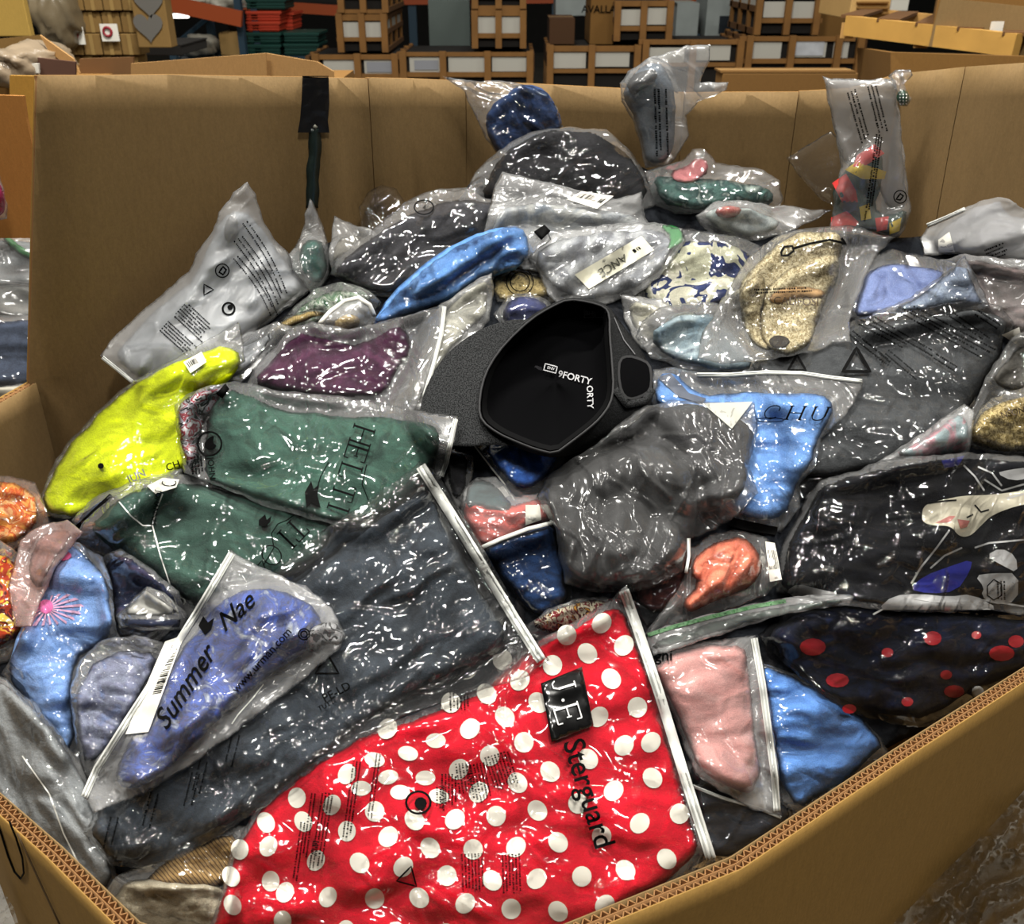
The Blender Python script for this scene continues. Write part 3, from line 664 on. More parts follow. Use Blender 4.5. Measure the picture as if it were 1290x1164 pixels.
lbs[0]['label'] = 'smudged film-covered label on the leftmost low crate'; lbs[1]['label'] = 'smudged film-covered label on the second crate from left'
o = bxp('shipping_label', 1001, 51, 1038, 70, YB+.004, .004, plain('label_paper2', 'b9bcc2', .4, var=.4)); tag(o, 'torn paper label on the rightmost low crate', 'label')
# cartons between and beyond the crates
CT = board('carton', '7c5a2e'); CTD = plain('carton_dark', '4a2f16', .8); GB = plain('grey_box', '8f9694', .6, var=.2)
def carton(label, x0, y0, x1, y1, Y, dep, mat, tape=True, name='carton'):
    r = empty(name, label, 'box'); bxp('body', x0, y0, x1, y1, Y, dep, mat, r, .004); 
    zt = PY(0, y0, Y).z; a = PY(x0, y0, Y).x; b = PY(x1, y0, Y).x
    box('top_flap', (a, Y, zt), (b, Y+dep*.49, zt+.006), mat, r); box('top_flap', (a, Y+dep*.51, zt), (b, Y+dep, zt+.006), mat, r)
    if tape: box('tape', (a, Y+dep*.46, zt+.006), (b, Y+dep*.54, zt+.007), plain('buff_tape', 'b69866', .3), r)
    return r
carton('dark brown carton standing on the crates right of centre', 692, 24, 724, 56, 8.25, .5, CTD)
c_ = carton('tall tan carton marked AVALLAN between the crates', 744, -20, 774, 56, 8.25, .6, CT)
V, F = text_geo('AVALLAN', 0, 0, 0, .075); q = PY(759, 12, 8.24)
mesh_obj('printed_text', [(q.x+a, q.y, q.z-b) for a, b in V], F, INK, c_, flat=True)
carton('grey white drum box under the rack right of centre', 852, 4, 880, 48, 9.4, .5, GB); carton('large grey box with dark window beside the drum box', 890, -6, 948, 46, 9.4, .6, GB)
bxp('dark_window', 906, 20, 926, 42, 9.39, .01, plain('dk', '20262c', .4), COL.objects['carton.003'] if 'carton.003' in COL.objects else None)
carton('long carton directly behind the far rim of the bin', 908, 92, 1078, 140, 3.6, .12, board('carton_mid2', '6e4f28'))
carton('grey metal cabinet among the crates left of centre', 540, 0, 592, 58, 9.0, .6, plain('steel_grey', '5f6a66', .4), False, 'metal_cabinet')
carton('pale carton seen in the dark gap beside centre crate', 700, -10, 742, 20, 9.6, .5, GB)
# tan open bin just behind the left panel
t_ = empty('open_carton', 'tan open carton whose flaps rise to a low peak behind the bin', 'box')
for poly, Y in (([(165,80),(335,67),(338,140),(165,140)], 2.7), ([(335,67),(400,78),(420,90),(426,140),(338,140)], 2.72)):
    V = [Rr(x, y, Y) for x, y in poly]; V += [(a, b+.008, c) for a, b, c in V]; n = len(poly)
    mesh_obj('flap', V, [tuple(range(n))[::-1], tuple(range(n, 2*n))]+[(i, (i+1) % n, n+(i+1) % n, n+i) for i in range(n)], board('flap_tan', 'a98252'), t_, flat=True)
bxp('body', 168, 118, 424, 560, 2.735, .6, CT, t_)
# pallet with carton at the right on top of another bin
pr = empty('wooden_pallet', 'yellow pine pallet lying on the far right bin', 'pallet'); PY2 = plain('pale_pine', 'b98d45', .7, var=.25, bump=.3, bscale=40)
a = Vector(Rr(1068, 32, 4.4)); b = Vector(Rr(1282, 57, 3.7))
def beam(name, a, b, w, h, mat, parent):
    a = Vector(a); b = Vector(b); t = (b-a).normalized(); s = t.cross(Vector((0,0,1))).normalized()*w/2; u = s.cross(t).normalized()*h/2
    V = [p+i*s+j*u for p in (a, b) for i, j in ((-1,-1),(1,-1),(1,1),(-1,1))]
    return mesh_obj(name, V, [(3,2,1,0),(4,5,6,7),(0,1,5,4),(1,2,6,5),(2,3,7,6),(3,0,4,7)], mat, parent, flat=True)
back = Vector((.3, .6, 0)); 
beam('edge_board', a, b, .04, .075, PY2, pr); beam('edge_board', a+back, b+back, .04, .075, PINE, pr)
for k in range(5): q = a+(b-a)*(.02+.24*k)+Vector((0,0,.035)); beam('deck_board', q, q+back, .09, .012, WOODD, pr)
for k in (.0, .48, .97): q = a+(b-a)*k-Vector((0,0,.02)); beam('stringer', q, q+back*.95, .05, .06, PINE, pr)
rb = empty('cardboard_bin', 'brown cardboard bin under the yellow pallet at far right', 'bin')
V = [Rr(1080,60,4.5), Rr(1122,66,3.75), Rr(1330,72,3.45), Rr(1330,300,3.45), Rr(1122,300,3.75), Rr(1080,300,4.5)]; V2_ = [(x+.02, y+.02, z) for x, y, z in V]
for q in ((0,1,4,5), (1,2,3,4)):
    vv = [V[i] for i in q]+[V2_[i] for i in q]; mesh_obj('side_panel', vv, [(0,1,2,3),(7,6,5,4),(0,4,5,1),(1,5,6,2),(2,6,7,3),(3,7,4,0)], CT, rb, flat=True)
tr = empty('carton_tray', 'shallow open carton on the yellow pallet at right', 'box')
beam('wall', Rr(1178,28,4.0), Rr(1330,46,3.75), .01, .17, CB, tr); beam('wall', Rr(1178,14,4.6), Rr(1330,20,4.5), .01, .2, CT, tr); beam('wall', Rr(1178,28,4.0), Rr(1178,14,4.6), .01, .17, CT, tr); beam('base', Vector(Rr(1178,36,4.3)), Vector(Rr(1330,46,4.1)), .5, .01, CT, tr)
o = bxp('shipping_label', 1248, 27, 1264, 40, 3.83, .004, PAPER); tag(o, 'small white label on the shallow carton at right', 'label')
cs = carton('pale carton with ribbed side above the yellow pallet', 1072, -14, 1122, 24, 4.9, .5, board('carton_pale', 'b5925c')); carton('white and tan carton beside the ribbed one', 1124, -14, 1146, 14, 5.2, .4, PANEL)
for k in range(3): bxp('rib', 1080, 2+k*7, 1120, 4+k*7, 4.885, .02, CT, cs)
carton('brown carton column at the right end of the crates', 1034, -20, 1066, 46, 8.3, .6, CT)
# rack at left: uprights, orange beams, crossbrace
rk = empty('pallet_rack', 'steel storage rack with blue uprights and orange beams', 'rack')
BLU = plain('rack_blue', '2c4150', .4); ORG = plain('rack_orange', 'a34a22', .45)
for x, Y in ((212,8.8),(264,9.6),(302,8.8),(322,9.6),(355,11),(438,11.6)): bxp('upright', x-4, -60, x+4, 130, Y, .08, BLU, rk)
beam('beam', Rr(203,2,8.7), Rr(305,24,8.7), .05, .12, ORG, rk); beam('beam', Rr(300,5,11), Rr(440,14,11), .05, .10, ORG, rk)
beam('brace', Rr(228,50,9.3), Rr(262,22,9.6), .03, .03, BLU, rk)
for x in (520, 640, 700, 878, 1055): bxp('upright', x-5, -60, x+5, 120, 12, .08, BLU, rk)
beam('beam', Rr(500,-2,12), Rr(1100,-8,12), .05, .13, ORG, rk)
def tote(label, x0, y0, x1, y1, Y, mat, group=None):
    r = empty('plastic_tote', label, 'tote', group or 'plastic totes stacked by the rack'); bxp('body', x0+1.5, y0+2, x1-1.5, y1, Y, .42, mat, r, .01); bxp('rim', x0, y0, x1, y0+3, Y-.02, .46, mat, r)
    for k in range(1, 4): bxp('rib', x0+1, y0+(y1-y0)*k/4, x1-1, y0+(y1-y0)*k/4+1.2, Y-.012, .44, mat, r)
    return r
GT = plain('green_tote', '1f4a42', .4); OT = plain('orange_tote', 'c8452a', .45)
tote('upper bright orange tote on the green stack', 309, 14, 354, 27, 9.6, OT); tote('lower bright orange tote on the green stack', 310, 27, 353, 40, 9.6, OT)
tote('orange tote standing behind the orange pair', 354, 16, 370, 38, 9.9, OT)
for i, (a, b, c, d, lb) in enumerate(((310,41,354,55,'dark green tote right under the orange totes'), (310,56,354,70,'bottom dark green tote of the left stack'), (308,-2,360,12,'dark green tote above the orange totes, cut by picture edge'),
    (357,41,402,54,'dark green tote, upper of the right stack'), (357,55,402,70,'dark green tote, bottom of the right stack'))): tote(lb, a, b, c, d, 9.6, GT)
bxp('shelf_board', 356, 2, 425, 8, 11, .8, DARK, rk); bxp('shelf_board', 300, 71, 420, 75, 9.55, .6, BLU, rk); bxp('shelf_board', 214, 75, 300, 79, 9.1, .8, BLU, rk)
BW = plain('bagged_white', 'b9b4a6', .35, var=.3, bump=1, bscale=30)
def lump(label, x0, y0, x1, y1, Y, mat, seed, name='wrapped_bundle', cat='bundle'):
    bm = bmesh.new(); bmesh.ops.create_icosphere(bm, subdivisions=4, radius=1); a = PY(x0, (y0+y1)/2, Y); b = PY(x1, (y0+y1)/2, Y); zt = PY(0, y0, Y).z; zb = PY(0, y1, Y).z
    C_ = Vector(((a.x+b.x)/2, Y+.2, (zt+zb)/2)); S = Vector(((b.x-a.x)/2, .2, (zt-zb)/2))
    co = np.array([tuple(v.co) for v in bm.verts]); r = 1+.25*perlin(co[:, 0]*2.2+co[:, 2], co[:, 1]*2.2+co[:, 2]*1.4, seed)+.15*ridge(co[:, 0], co[:, 2]+co[:, 1]*.5, .25, 20, 2, seed)
    for v, k in zip(bm.verts, r):
        q = v.co*float(k); q = Vector([math.copysign(abs(t)**.8, t) for t in q]); v.co = Vector((q.x*S.x, q.y*S.y, q.z*S.z))+C_
    me = bpy.data.meshes.new(name); bm.to_mesh(me); bm.free(); me.polygons.foreach_set('use_smooth', [True]*len(me.polygons)); me.materials.append(mat)
    o = bpy.data.objects.new(name, me); COL.objects.link(o); return tag(o, label, cat)
lump('pale wrapped bundle low on the blue rack', 223, 46, 266, 74, 9.2, BW, 2); lump('pale wrapped bundle on top of the orange rack beam', 214, -12, 258, 8, 9.0, BW, 5); lump('second pale bundle on the orange rack beam', 256, -10, 300, 14, 9.0, BW, 8)
carton('small tan carton on the rack beside the wrapped bundle', 277, 42, 300, 70, 9.4, .4, board('carton_pale', 'b5925c')); lump('dark bag hanging under the orange rack beam', 283, 20, 300, 40, 9.5, DARK, 4)
for (a, b, c, d, Y, lb) in ((216, 17, 235, 23, 12, 'bright strip lamp glimpsed through the blue rack'), (362, -3, 379, 3, 13, 'strip lamp cut by the top picture edge right of the totes')):
    em = _mc.get('lampglow')
    if not em:
        em, nt, out = nm('lamp_glow'); e_ = N(nt, 'ShaderNodeEmission', Strength=2.5); e_.inputs[0].default_value = (1, .98, .93, 1); nt.links.new(e_.outputs[0], out.inputs[0]); _mc['lampglow'] = em
    r = empty('strip_lamp', lb, 'lamp', 'strip lamps far behind'); bxp('tube', a, b, c, d, Y, .1, em, r); bxp('housing', a-1, b-3, c+1, b, Y, .14, plain('steel_grey', '5f6a66', .4), r)
# pallet of cartons, far left: each carton one thing
CK = board('carton_olive', '7d6238'); g = 'cartons stacked on the far left pallet'
names = {0: 'top', 1: 'second', 2: 'third', 3: 'bottom'}; cols = ['leftmost', 'second', 'third', 'fourth']
for r in range(4):
    for c in range(4):
        x0 = 80+c*20+r*.5; y0 = -14+r*28; x0 = 80+c*24
        bx = empty('carton', f'olive brown carton, {cols[c]} in the {names[r]} row of the far left stack', 'box', g)
        bxp('body', x0+.7, y0+.7, x0+23.3, y0+27.3, 5.2+(r % 2)*.02, .14, CK, bx, .004); bxp('tape', x0+9, y0+1, x0+14, y0+27, 5.195+(r % 2)*.02, .004, plain('buff_tape2', '94794a', .3), bx)
        if r == 2-1 and c in (0, 2) or (r == 1 and c == 0): 
            pass
for (a, b, c, d, lb) in ((84,34,106,56,'white label with a red ring on the left olive carton'), (127,30,149,52,'white label with a red ring on the right olive carton')):
    o = bxp('shipping_label', a, b, c, d, 5.17, .004, PAPER); tag(o, lb, 'label'); q = PY((a*.62+c*.38), (b+d)/2-1, 5.165)
    ring = [(q.x+.02*math.cos(t), q.y, q.z+.02*math.sin(t)) for t in np.linspace(0, 2*math.pi, 17)[:-1]]; tube('printed_ring', ring, .006, plain('red_ink', '8c1f2c', .5), o, closed=True)
hb = carton('large olive carton printed with grey hearts beside the label stack', 168, -20, 210, 60, 5.12, .1, CK)
for cy_, s in ((2, 1.0), (33, 1.0)):
    q = PY(187, cy_, 5.112); hp = [(16*math.sin(t)**3, 13*math.cos(t)-5*math.cos(2*t)-2*math.cos(3*t)-math.cos(4*t)) for t in np.linspace(0, 2*math.pi, 25)[:-1]]
    mesh_obj('printed_heart', [(q.x+x*.0045, q.y, q.z+y*.0045) for x, y in hp], [tuple(range(24))[::-1]], plain('grey_ink', '5d5a55', .6), hb, flat=True)
carton('yellowish carton at the top left edge of the picture', -20, -20, 32, 46, 4.4, .04, board('carton_yellow', 'a98a45')); 
lump('pallet load wrapped in dull film at far left', 30, -30, 82, 64, 5.0, plain('dull_wrap', '6d614c', .3, var=.3, bump=1, bscale=20), 11)
carton('dark pallet base left of the tan open carton', 170, 58, 228, 70, 5.6, .5, DARK, False, 'shipping_pallet')
carton('broad brown carton standing under the olive carton stack', 78, 99, 180, 420, 5.15, .5, CT)
ob = empty('open_carton', 'open brown carton with splayed flaps at far left', 'box'); bxp('body', -40, 101, 166, 640, 3.02, .5, CT, ob)
for poly, Y, cc in (([(-12,50),(50,44),(60,62),(-12,72)], 3.3, CK), ([(50,44),(92,74),(100,92),(62,66)], 3.1, board('flap_tan', 'a98252')), ([(-12,66),(95,78),(95,100),(-12,98)], 3.0, plain('carton_dark2', '55382a', .8, var=.2)), ([(38,80),(48,80),(49,92),(39,92)], 2.98, PAPER), ([(100,74),(168,72),(168,100),(100,100)], 3.2, plain('carton_mid', '6d4c2a', .8, var=.3))):
    V = [Rr(x, y, Y) for x, y in poly]; V += [(a, b+.01, c) for a, b, c in V]
    mesh_obj('flap' if cc is not PAPER else 'paper_label', V, [(3,2,1,0),(4,5,6,7),(0,1,5,4),(1,2,6,5),(2,3,7,6),(3,0,4,7)], cc, ob, flat=True)
lump('heap of film in the open carton at far left', -30, 62, 34, 118, 2.9, plain('film_grey', '8d7d68', .25, var=.4, bump=1, bscale=50), 21)
# neighbouring bin at the left edge
nb_ = empty('cardboard_bin', 'neighbouring cardboard bin at the left picture edge', 'bin')
for poly, Y, cc in (([(-60,118),(29,121),(33,150),(41,185),(44,300),(-60,300)], 1.75, board('cardboard_orange', '9c6a34')), ([(12,95),(48,96),(60,330),(12,330)], 2.15, board('cardboard_ochre', 'ad8138'))):
    V = [Rr(x, y, Y) for x, y in poly]; V += [(a, b+.009, c) for a, b, c in V]; n = len(poly)
    mesh_obj('side_panel', V, [tuple(range(n))[::-1], tuple(range(n, 2*n))]+[(i, (i+1) % n, n+(i+1) % n, n+i) for i in range(n)], cc, nb_, flat=True)

# ================================================================ the heap
C = cloth
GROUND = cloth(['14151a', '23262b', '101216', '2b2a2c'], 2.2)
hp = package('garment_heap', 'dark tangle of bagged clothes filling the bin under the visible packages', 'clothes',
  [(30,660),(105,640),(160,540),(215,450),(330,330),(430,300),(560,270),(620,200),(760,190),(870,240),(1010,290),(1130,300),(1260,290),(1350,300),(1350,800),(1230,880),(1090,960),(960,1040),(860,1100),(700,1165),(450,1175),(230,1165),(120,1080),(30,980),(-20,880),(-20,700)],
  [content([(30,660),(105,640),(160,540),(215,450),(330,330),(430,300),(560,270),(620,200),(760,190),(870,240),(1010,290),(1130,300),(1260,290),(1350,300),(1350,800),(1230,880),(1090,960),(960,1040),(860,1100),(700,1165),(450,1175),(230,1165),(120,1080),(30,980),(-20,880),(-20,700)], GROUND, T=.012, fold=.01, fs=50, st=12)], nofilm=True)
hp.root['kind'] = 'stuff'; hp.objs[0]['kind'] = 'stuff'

# --- neighbouring bin's packages, far left edge
dn = lambda Y0, Y1: (lambda x, y: (Y0+(Y1-Y0)*np.clip((np.asarray(y, float)-280)/220, 0, 1))/ray(x, y)[1])
package('bagged_garment', 'magenta garment in clear film hanging at the left picture edge', 'clothes', [(-40,215),(0,222),(10,258),(8,275),(-40,285)], [content([(-40,220),(-2,226),(8,258),(4,270),(-40,280)], C('a01052'))], depth=dn(1.7, 1.7), fm='crisp')
package('bagged_garment', 'navy garment in the neighbouring bin, left picture edge', 'clothes', [(-60,400),(60,395),(60,490),(-60,500)], [content([(-60,408),(58,402),(58,486),(-60,492)], C(['333a49', '465064'], 5), T=.03)], depth=dn(1.75, 1.55), fm='clear')
package('bagged_garment', 'grey folded bag between the navy and pale bags of the neighbouring bin', 'clothes', [(-60,345),(60,350),(60,405),(-60,420)], [content([(-60,352),(58,360),(58,398),(-60,402)], C('6c6c68'), T=.02)], depth=dn(1.78, 1.6), fm='semi')
package('bagged_garment', 'pale grey bag with a green stripe in the neighbouring bin', 'clothes', [(-60,285),(60,290),(60,365),(-60,370)], [content([(-60,300),(58,306),(58,362),(-60,366)], C(['84888a', '9b9d9d'], 4), T=.03), content([(2,296),(10,296),(42,320),(38,330),(6,304)], plain('green_stripe', '2c7a3a', .4), T=.002, w=4, name='green_stripe', fold=0, st=4)], depth=dn(1.8, 1.66), fm='semi')
package('paper_bundle', 'pile of white sheets deep in the neighbouring bin', 'paper', [(-60,492),(48,482),(50,516),(-60,540)], [content([(-60,494),(46,484),(48,512),(-60,536)], plain('sheet_white', 'b8b2a2', .6), T=.01, sm=0)], depth=dn(1.7, 1.5), fm='clear')

# --- along the far rim
P = package('bagged_garment', 'navy garment in crinkled clear bag hanging over the far rim', 'clothes',
  [(557,96),(575,99),(600,102),(625,101),(650,104),(672,108),(690,118),(702,135),(710,160),(690,172),(655,182),(630,200),(612,175),(598,145),(585,115)],
  [content([(608,150),(628,126),(652,108),(678,109),(695,122),(708,150),(702,170),(665,180),(634,200),(618,178)], C(['22314f', '2c416a', '1a2640'], 4), T=.018, w=10, fa=60, fold=.014, fs=16)], fm='crisp', wr=.009, ws=16)
P = package('shoe_bag', 'frosted bag holding a slate blue shoe, standing at the far rim', 'bag',
  [(782,104),(792,90),(812,76),(835,67),(866,57),(895,56),(893,78),(882,104),(917,104),(916,112),(880,128),(866,146),(868,170),(855,195),(842,210),(812,212),(806,180),(797,152),(782,128)],
  [content([(786,112),(800,88),(828,78),(845,95),(852,130),(850,175),(840,205),(816,208),(808,180),(800,150),(788,130)], C(['5d6875', '6c7886', '4c5661'], 3), T=.06, w=34, name='slate_shoe', fa=80, fold=.004),
   content([(788,105),(802,90),(826,86),(830,98),(812,112),(795,122)], plain('dark_collar', '23262b', .4, bump=1, bscale=60), T=.006, w=10, name='shoe_collar')], fm='semi', wr=.008, ws=24, wa=75)
lines(P, 831, 112, 88, 90, 2, 5, 3, seed=3); lines(P, 840, 112, 88, 90, 1, 5, 3, seed=4)
P = package('bagged_garment', 'charcoal garment in shiny clear film, domed highest at far centre', 'clothes',
  [(586,250),(592,228),(610,205),(628,190),(652,174),(680,163),(720,160),(765,163),(782,178),(800,198),(815,222),(828,258),(800,268),(700,268),(610,264)],
  [content([(606,250),(620,212),(650,180),(690,165),(745,166),(780,185),(806,215),(818,250),(760,262),(660,262)], C(['1e1e21', '262629', '161618'], 4), T=.05, w=60, fold=.004)], fm='crisp', wr=.008, ws=16)
P = package('bagged_garment', 'teal and pink garment in clear bag below the far rim', 'clothes',
  [(812,215),(845,207),(862,200),(872,188),(888,188),(902,204),(930,209),(962,214),(982,228),(986,250),(980,264),(940,262),(890,268),(850,270),(826,258),(818,238)],
  [content([(820,220),(850,222),(900,226),(950,232),(976,240),(974,258),(920,258),(870,266),(832,256)], C(['33504c', '46625c', '2a3f3e', '8d9a92'], 4), T=.03), content([(845,218),(862,210),(880,198),(893,205),(890,222),(868,230),(850,228)], C('c07a7c'), T=.012, name='pink_sleeve', w=12)], fm='crisp', wr=.008, ws=22)
P = package('bagged_garment', 'frosted bag with a red print patch, tip pointing right', 'clothes',
  [(876,272),(890,262),(905,253),(930,252),(970,258),(1010,262),(1047,265),(1028,276),(1000,290),(960,302),(920,305),(890,292)],
  [content([(885,272),(905,260),(935,262),(965,270),(990,284),(950,298),(905,290)], C(['8d9a98', 'a9b1ae', '6c7c80'], 4), T=.02), content([(900,266),(915,258),(936,262),(930,274),(908,276)], C(['8c2b26', 'b86a5a'], 9), T=.006, w=8, name='red_print')], fm='semi', wr=.005)
P = package('hanging_bag', 'clear spare flap of bag left of the tall frosted bag on the far wall', 'bag',
  [(991,200),(1015,184),(1046,165),(1060,180),(1064,225),(1050,262),(1030,248),(1010,225)], [], fm='clear', wr=.003)
P = package('hanging_bag', 'tall frosted bag hung over the rim with a red yellow teal garment', 'bag',
  [(1036,96),(1046,99),(1085,100),(1128,99),(1131,120),(1136,165),(1142,220),(1148,266),(1142,285),(1132,300),(1100,292),(1070,294),(1046,290),(1052,240),(1060,210),(1053,170),(1044,130)],
  [content([(1038,99),(1085,102),(1128,101),(1138,200),(1144,262),(1118,266),(1106,230),(1112,190),(1098,182),(1080,196),(1066,212),(1052,170)], film('frost'), T=.004, w=8, name='frosted_panel', fold=.002), content([(1048,290),(1050,235),(1066,214),(1082,196),(1100,180),(1112,190),(1112,230),(1100,262),(1118,272),(1142,262),(1142,280),(1128,298),(1100,290)], C(['2f5b58', '304a45', '244842'], 3), T=.03, w=20, fa=70)], fm='semi', wr=.004, wa=85)
lines(P, 1078, 112, 74, 72, 3, 5, 2.6, seed=5); lines(P, 1104, 106, 76, 66, 3, 5, 2.6, seed=6); lines(P, 1112, 170, 98, 110, 3, 3.2, 2.4, seed=16)
for nm_, col, polys in (('red_patch', 'c22a26', [[(1052,232),(1066,222),(1076,240),(1078,252),(1062,252)],[(1082,196),(1100,184),(1110,194),(1092,206),(1078,208)],[(1050,275),(1066,268),(1078,280),(1070,290),(1050,288)],[(1104,276),(1118,274),(1116,288),(1106,290)]]), ('yellow_patch', 'd8b81e', [[(1070,214),(1082,206),(1100,212),(1112,216),(1110,224),(1088,224)],[(1084,262),(1094,258),(1096,274),(1086,276)],[(1122,282),(1134,276),(1132,290),(1122,294)]]), ('black_patch', '1a1a1c', [[(1060,254),(1078,254),(1080,266),(1064,266)]])):
    stamp(P, nm_, *join([fill(np.array([((x-sum(a for a, _ in q)/len(q))*1.25+sum(a for a, _ in q)/len(q), (y-sum(b for _, b in q)/len(q))*1.2+sum(b for _, b in q)/len(q)) for x, y in q]), 5) for q in polys]), plain(nm_, col, .8), on='cloth', off=.0006)
stroke(P, [circ(1134, 248, 8)], 1.4); stroke(P, [[(1129,251),(1134,244),(1138,247),(1134,252)]], 2.2)
P = package('gift_bag', 'crumpled clear film with a dark green dotted bow over the far rim', 'bag', [(1118,96),(1128,88),(1148,88),(1150,96),(1140,104),(1142,118),(1148,124),(1144,134),(1134,134),(1130,115)],
  [content([(1130,118),(1140,112),(1148,124),(1142,134),(1132,130)], plain('bow_green', '17402c', .5), T=.012, w=6, name='dotted_bow', st=4)], fm='crisp', wr=.008, ws=9)
stamp(P, 'white_dot', *join([([(a, b), (a+1.6, b), (a+1.6, b+1.6), (a, b+1.6)], [(0,3,2,1)]) for a in (1133,1137,1141) for b in (118,122,126,130)]), WHITE_INK)
P = package('folded_garment_bag', 'plain grey zip bag leaning on the right wall', 'bag',
  [(1158,300),(1170,283),(1190,275),(1215,262),(1250,245),(1288,236),(1330,232),(1330,340),(1280,335),(1240,328),(1200,320),(1165,322)],
  [content([(1175,300),(1200,276),(1250,252),(1300,240),(1330,240),(1330,335),(1270,330),(1210,318),(1180,316)], C(['77777a', '84848a'], 3), T=.035, fa=-35)], fm='frost', wr=.005, ws=34, wa=-30)
lines(P, 1240, 315, -22, 26, 4, 4.6, 2.5, seed=7); zipper(P, [(1168,284),(1192,274),(1216,263)], 5)
patch(P, [(1182,302),(1196,292),(1203,318),(1182,318)], PAPER, 'folded_corner')

# --- far left group
P = package('folded_garment_bag', 'tall frosted grey bag leaning in the left corner with recycling marks', 'bag',
  [(127,448),(140,428),(175,395),(205,370),(238,342),(246,320),(268,290),(275,268),(295,242),(311,229),(322,245),(333,280),(345,300),(362,318),(378,342),(396,360),(385,372),(350,398),(320,420),(305,432),(250,470),(170,484)],
  [content([(142,448),(190,395),(245,350),(260,315),(280,275),(300,262),(325,280),(345,310),(385,362),(330,405),(260,450),(175,476)], C(['9aa0a8', 'a8aeb5', '8a9098'], 2.5), T=.04, w=50, fa=-40),
   content([(283,280),(292,272),(300,276),(300,300),(290,306),(282,300)], C('4a4d52'), T=.006, name='dark_tab', w=8)], fm='frost', wr=.006, ws=34, wa=-35)
lines(P, 312, 278, 62, 112, 2, 6, 2, seed=1, curve=-5); lines(P, 306, 297, 60, 110, 3, 6, 2, seed=2, curve=-5); lines(P, 300, 322, 58, 95, 2, 6, 2, seed=3, curve=-5)
lines(P, 235, 380, 43, 50, 7, 3.8, 2.2, seed=4); lines(P, 212, 404, 42, 48, 5, 3.8, 2.2, seed=5)
stroke(P, [circ(280, 341, 8.5)], 1.6); stroke(P, [[(276,343),(281,336),(285,340),(281,346)]], 2.5); recyc(P, 261, 365, 8, 0, 1.8); stroke(P, [circ(288, 389, 7.5)], 2.6); patch(P, circ(290, 387, 3.6, 10), INK, 'printed_mark', st=4)
zipper(P, [(129,450),(150,467),(168,482)], 5)
P = package('hanger_bag', 'small clear bag with a teal tube under the hanging strap', 'bag',
  [(390,250),(398,262),(408,290),(416,312),(416,345),(405,362),(392,370),(370,340),(364,320),(380,298),(384,270)],
  [content([(378,312),(392,300),(410,308),(412,345),(398,362),(376,335)], C(['1d6a5c', '28564e'], 6), T=.03, w=14)], fm='semi', wr=.006, ws=14, wa=80)
P = package('empty_bag', 'crumpled clear empty bag against the far left wall', 'bag', [(455,288),(452,262),(466,240),(482,232),(500,238),(512,258),(512,275),(490,290),(470,296)], [], fm='crisp', wr=.02, ws=14, puff=.012)
P = package('empty_bag', 'cloudy bag corner standing left of the charcoal garment', 'bag', [(421,273),(440,281),(466,288),(480,300),(470,320),(440,330),(418,345),(415,320),(418,290)], [content([(422,300),(455,296),(470,310),(440,326),(420,335)], C('8a867c'), T=.008)], fm='semi', wr=.006)
P = package('bagged_garment', 'long charcoal garment in clear bag, a ringed number on its film', 'clothes',
  [(416,345),(424,325),(455,300),(495,268),(520,248),(555,237),(590,237),(612,250),(640,256),(640,285),(600,310),(560,335),(530,362),(500,376),(470,372),(440,360)],
  [content([(418,346),(440,320),(480,292),(520,268),(565,254),(605,252),(638,262),(625,288),(580,320),(540,350),(505,370),(470,368),(438,356)], C(['333338', '3c3c40', '2a2a2d'], 3), T=.045, w=40, fold=.010, fs=26, fa=-28, an=6)], fm='clear', wr=.006, ws=30, wa=-28)
stroke(P, [circ(534, 261, 9, rx=1.35)], 1.5); stroke(P, [[(533,262),(536,258),(535,263)]], 1.5)
P = package('bagged_garment', 'green and white boucle knit in clear film', 'clothes', [(345,415),(372,385),(400,362),(430,355),(465,365),(480,380),(470,395),(440,402),(400,412),(365,425)],
  [content([(360,412),(385,382),(412,368),(440,366),(465,376),(455,392),(410,402),(375,420)], C(['8f9d8a', '4c6b50', 'aab0a4', '2f4d3a'], 9), T=.03, fs=9, fold=.012)], fm='clear', wr=.006, ws=14)
P = package('woven_strap', 'tan braided strap lying beside the frosted corner bag', 'strap', [(335,418),(360,398),(395,388),(420,392),(410,402),(370,410),(345,426)], [content([(337,418),(362,400),(395,391),(416,394),(385,402),(350,422)], C(['6b5a35', '9a8656'], 14, 'wave'), T=.012, w=8)], fm='thin', wr=.003)
P = package('slipper_bag', 'white rimmed bag with a small beige knit roll', 'bag', [(400,408),(415,392),(435,378),(455,374),(470,388),(474,402),(465,412),(440,420),(425,428),(412,420)],
  [content([(418,408),(432,396),(450,396),(456,408),(440,420),(424,424)], C(['b39c66', '8c7443', 'cdb98a'], 16), T=.025, w=12, name='knit_roll')], fm='semi', wr=.005)
stamp(P, 'bag_rim', *strip_geo([(402,408),(416,392),(434,379),(452,375),(466,384),(472,398)], 5), PAPER, th=.002)

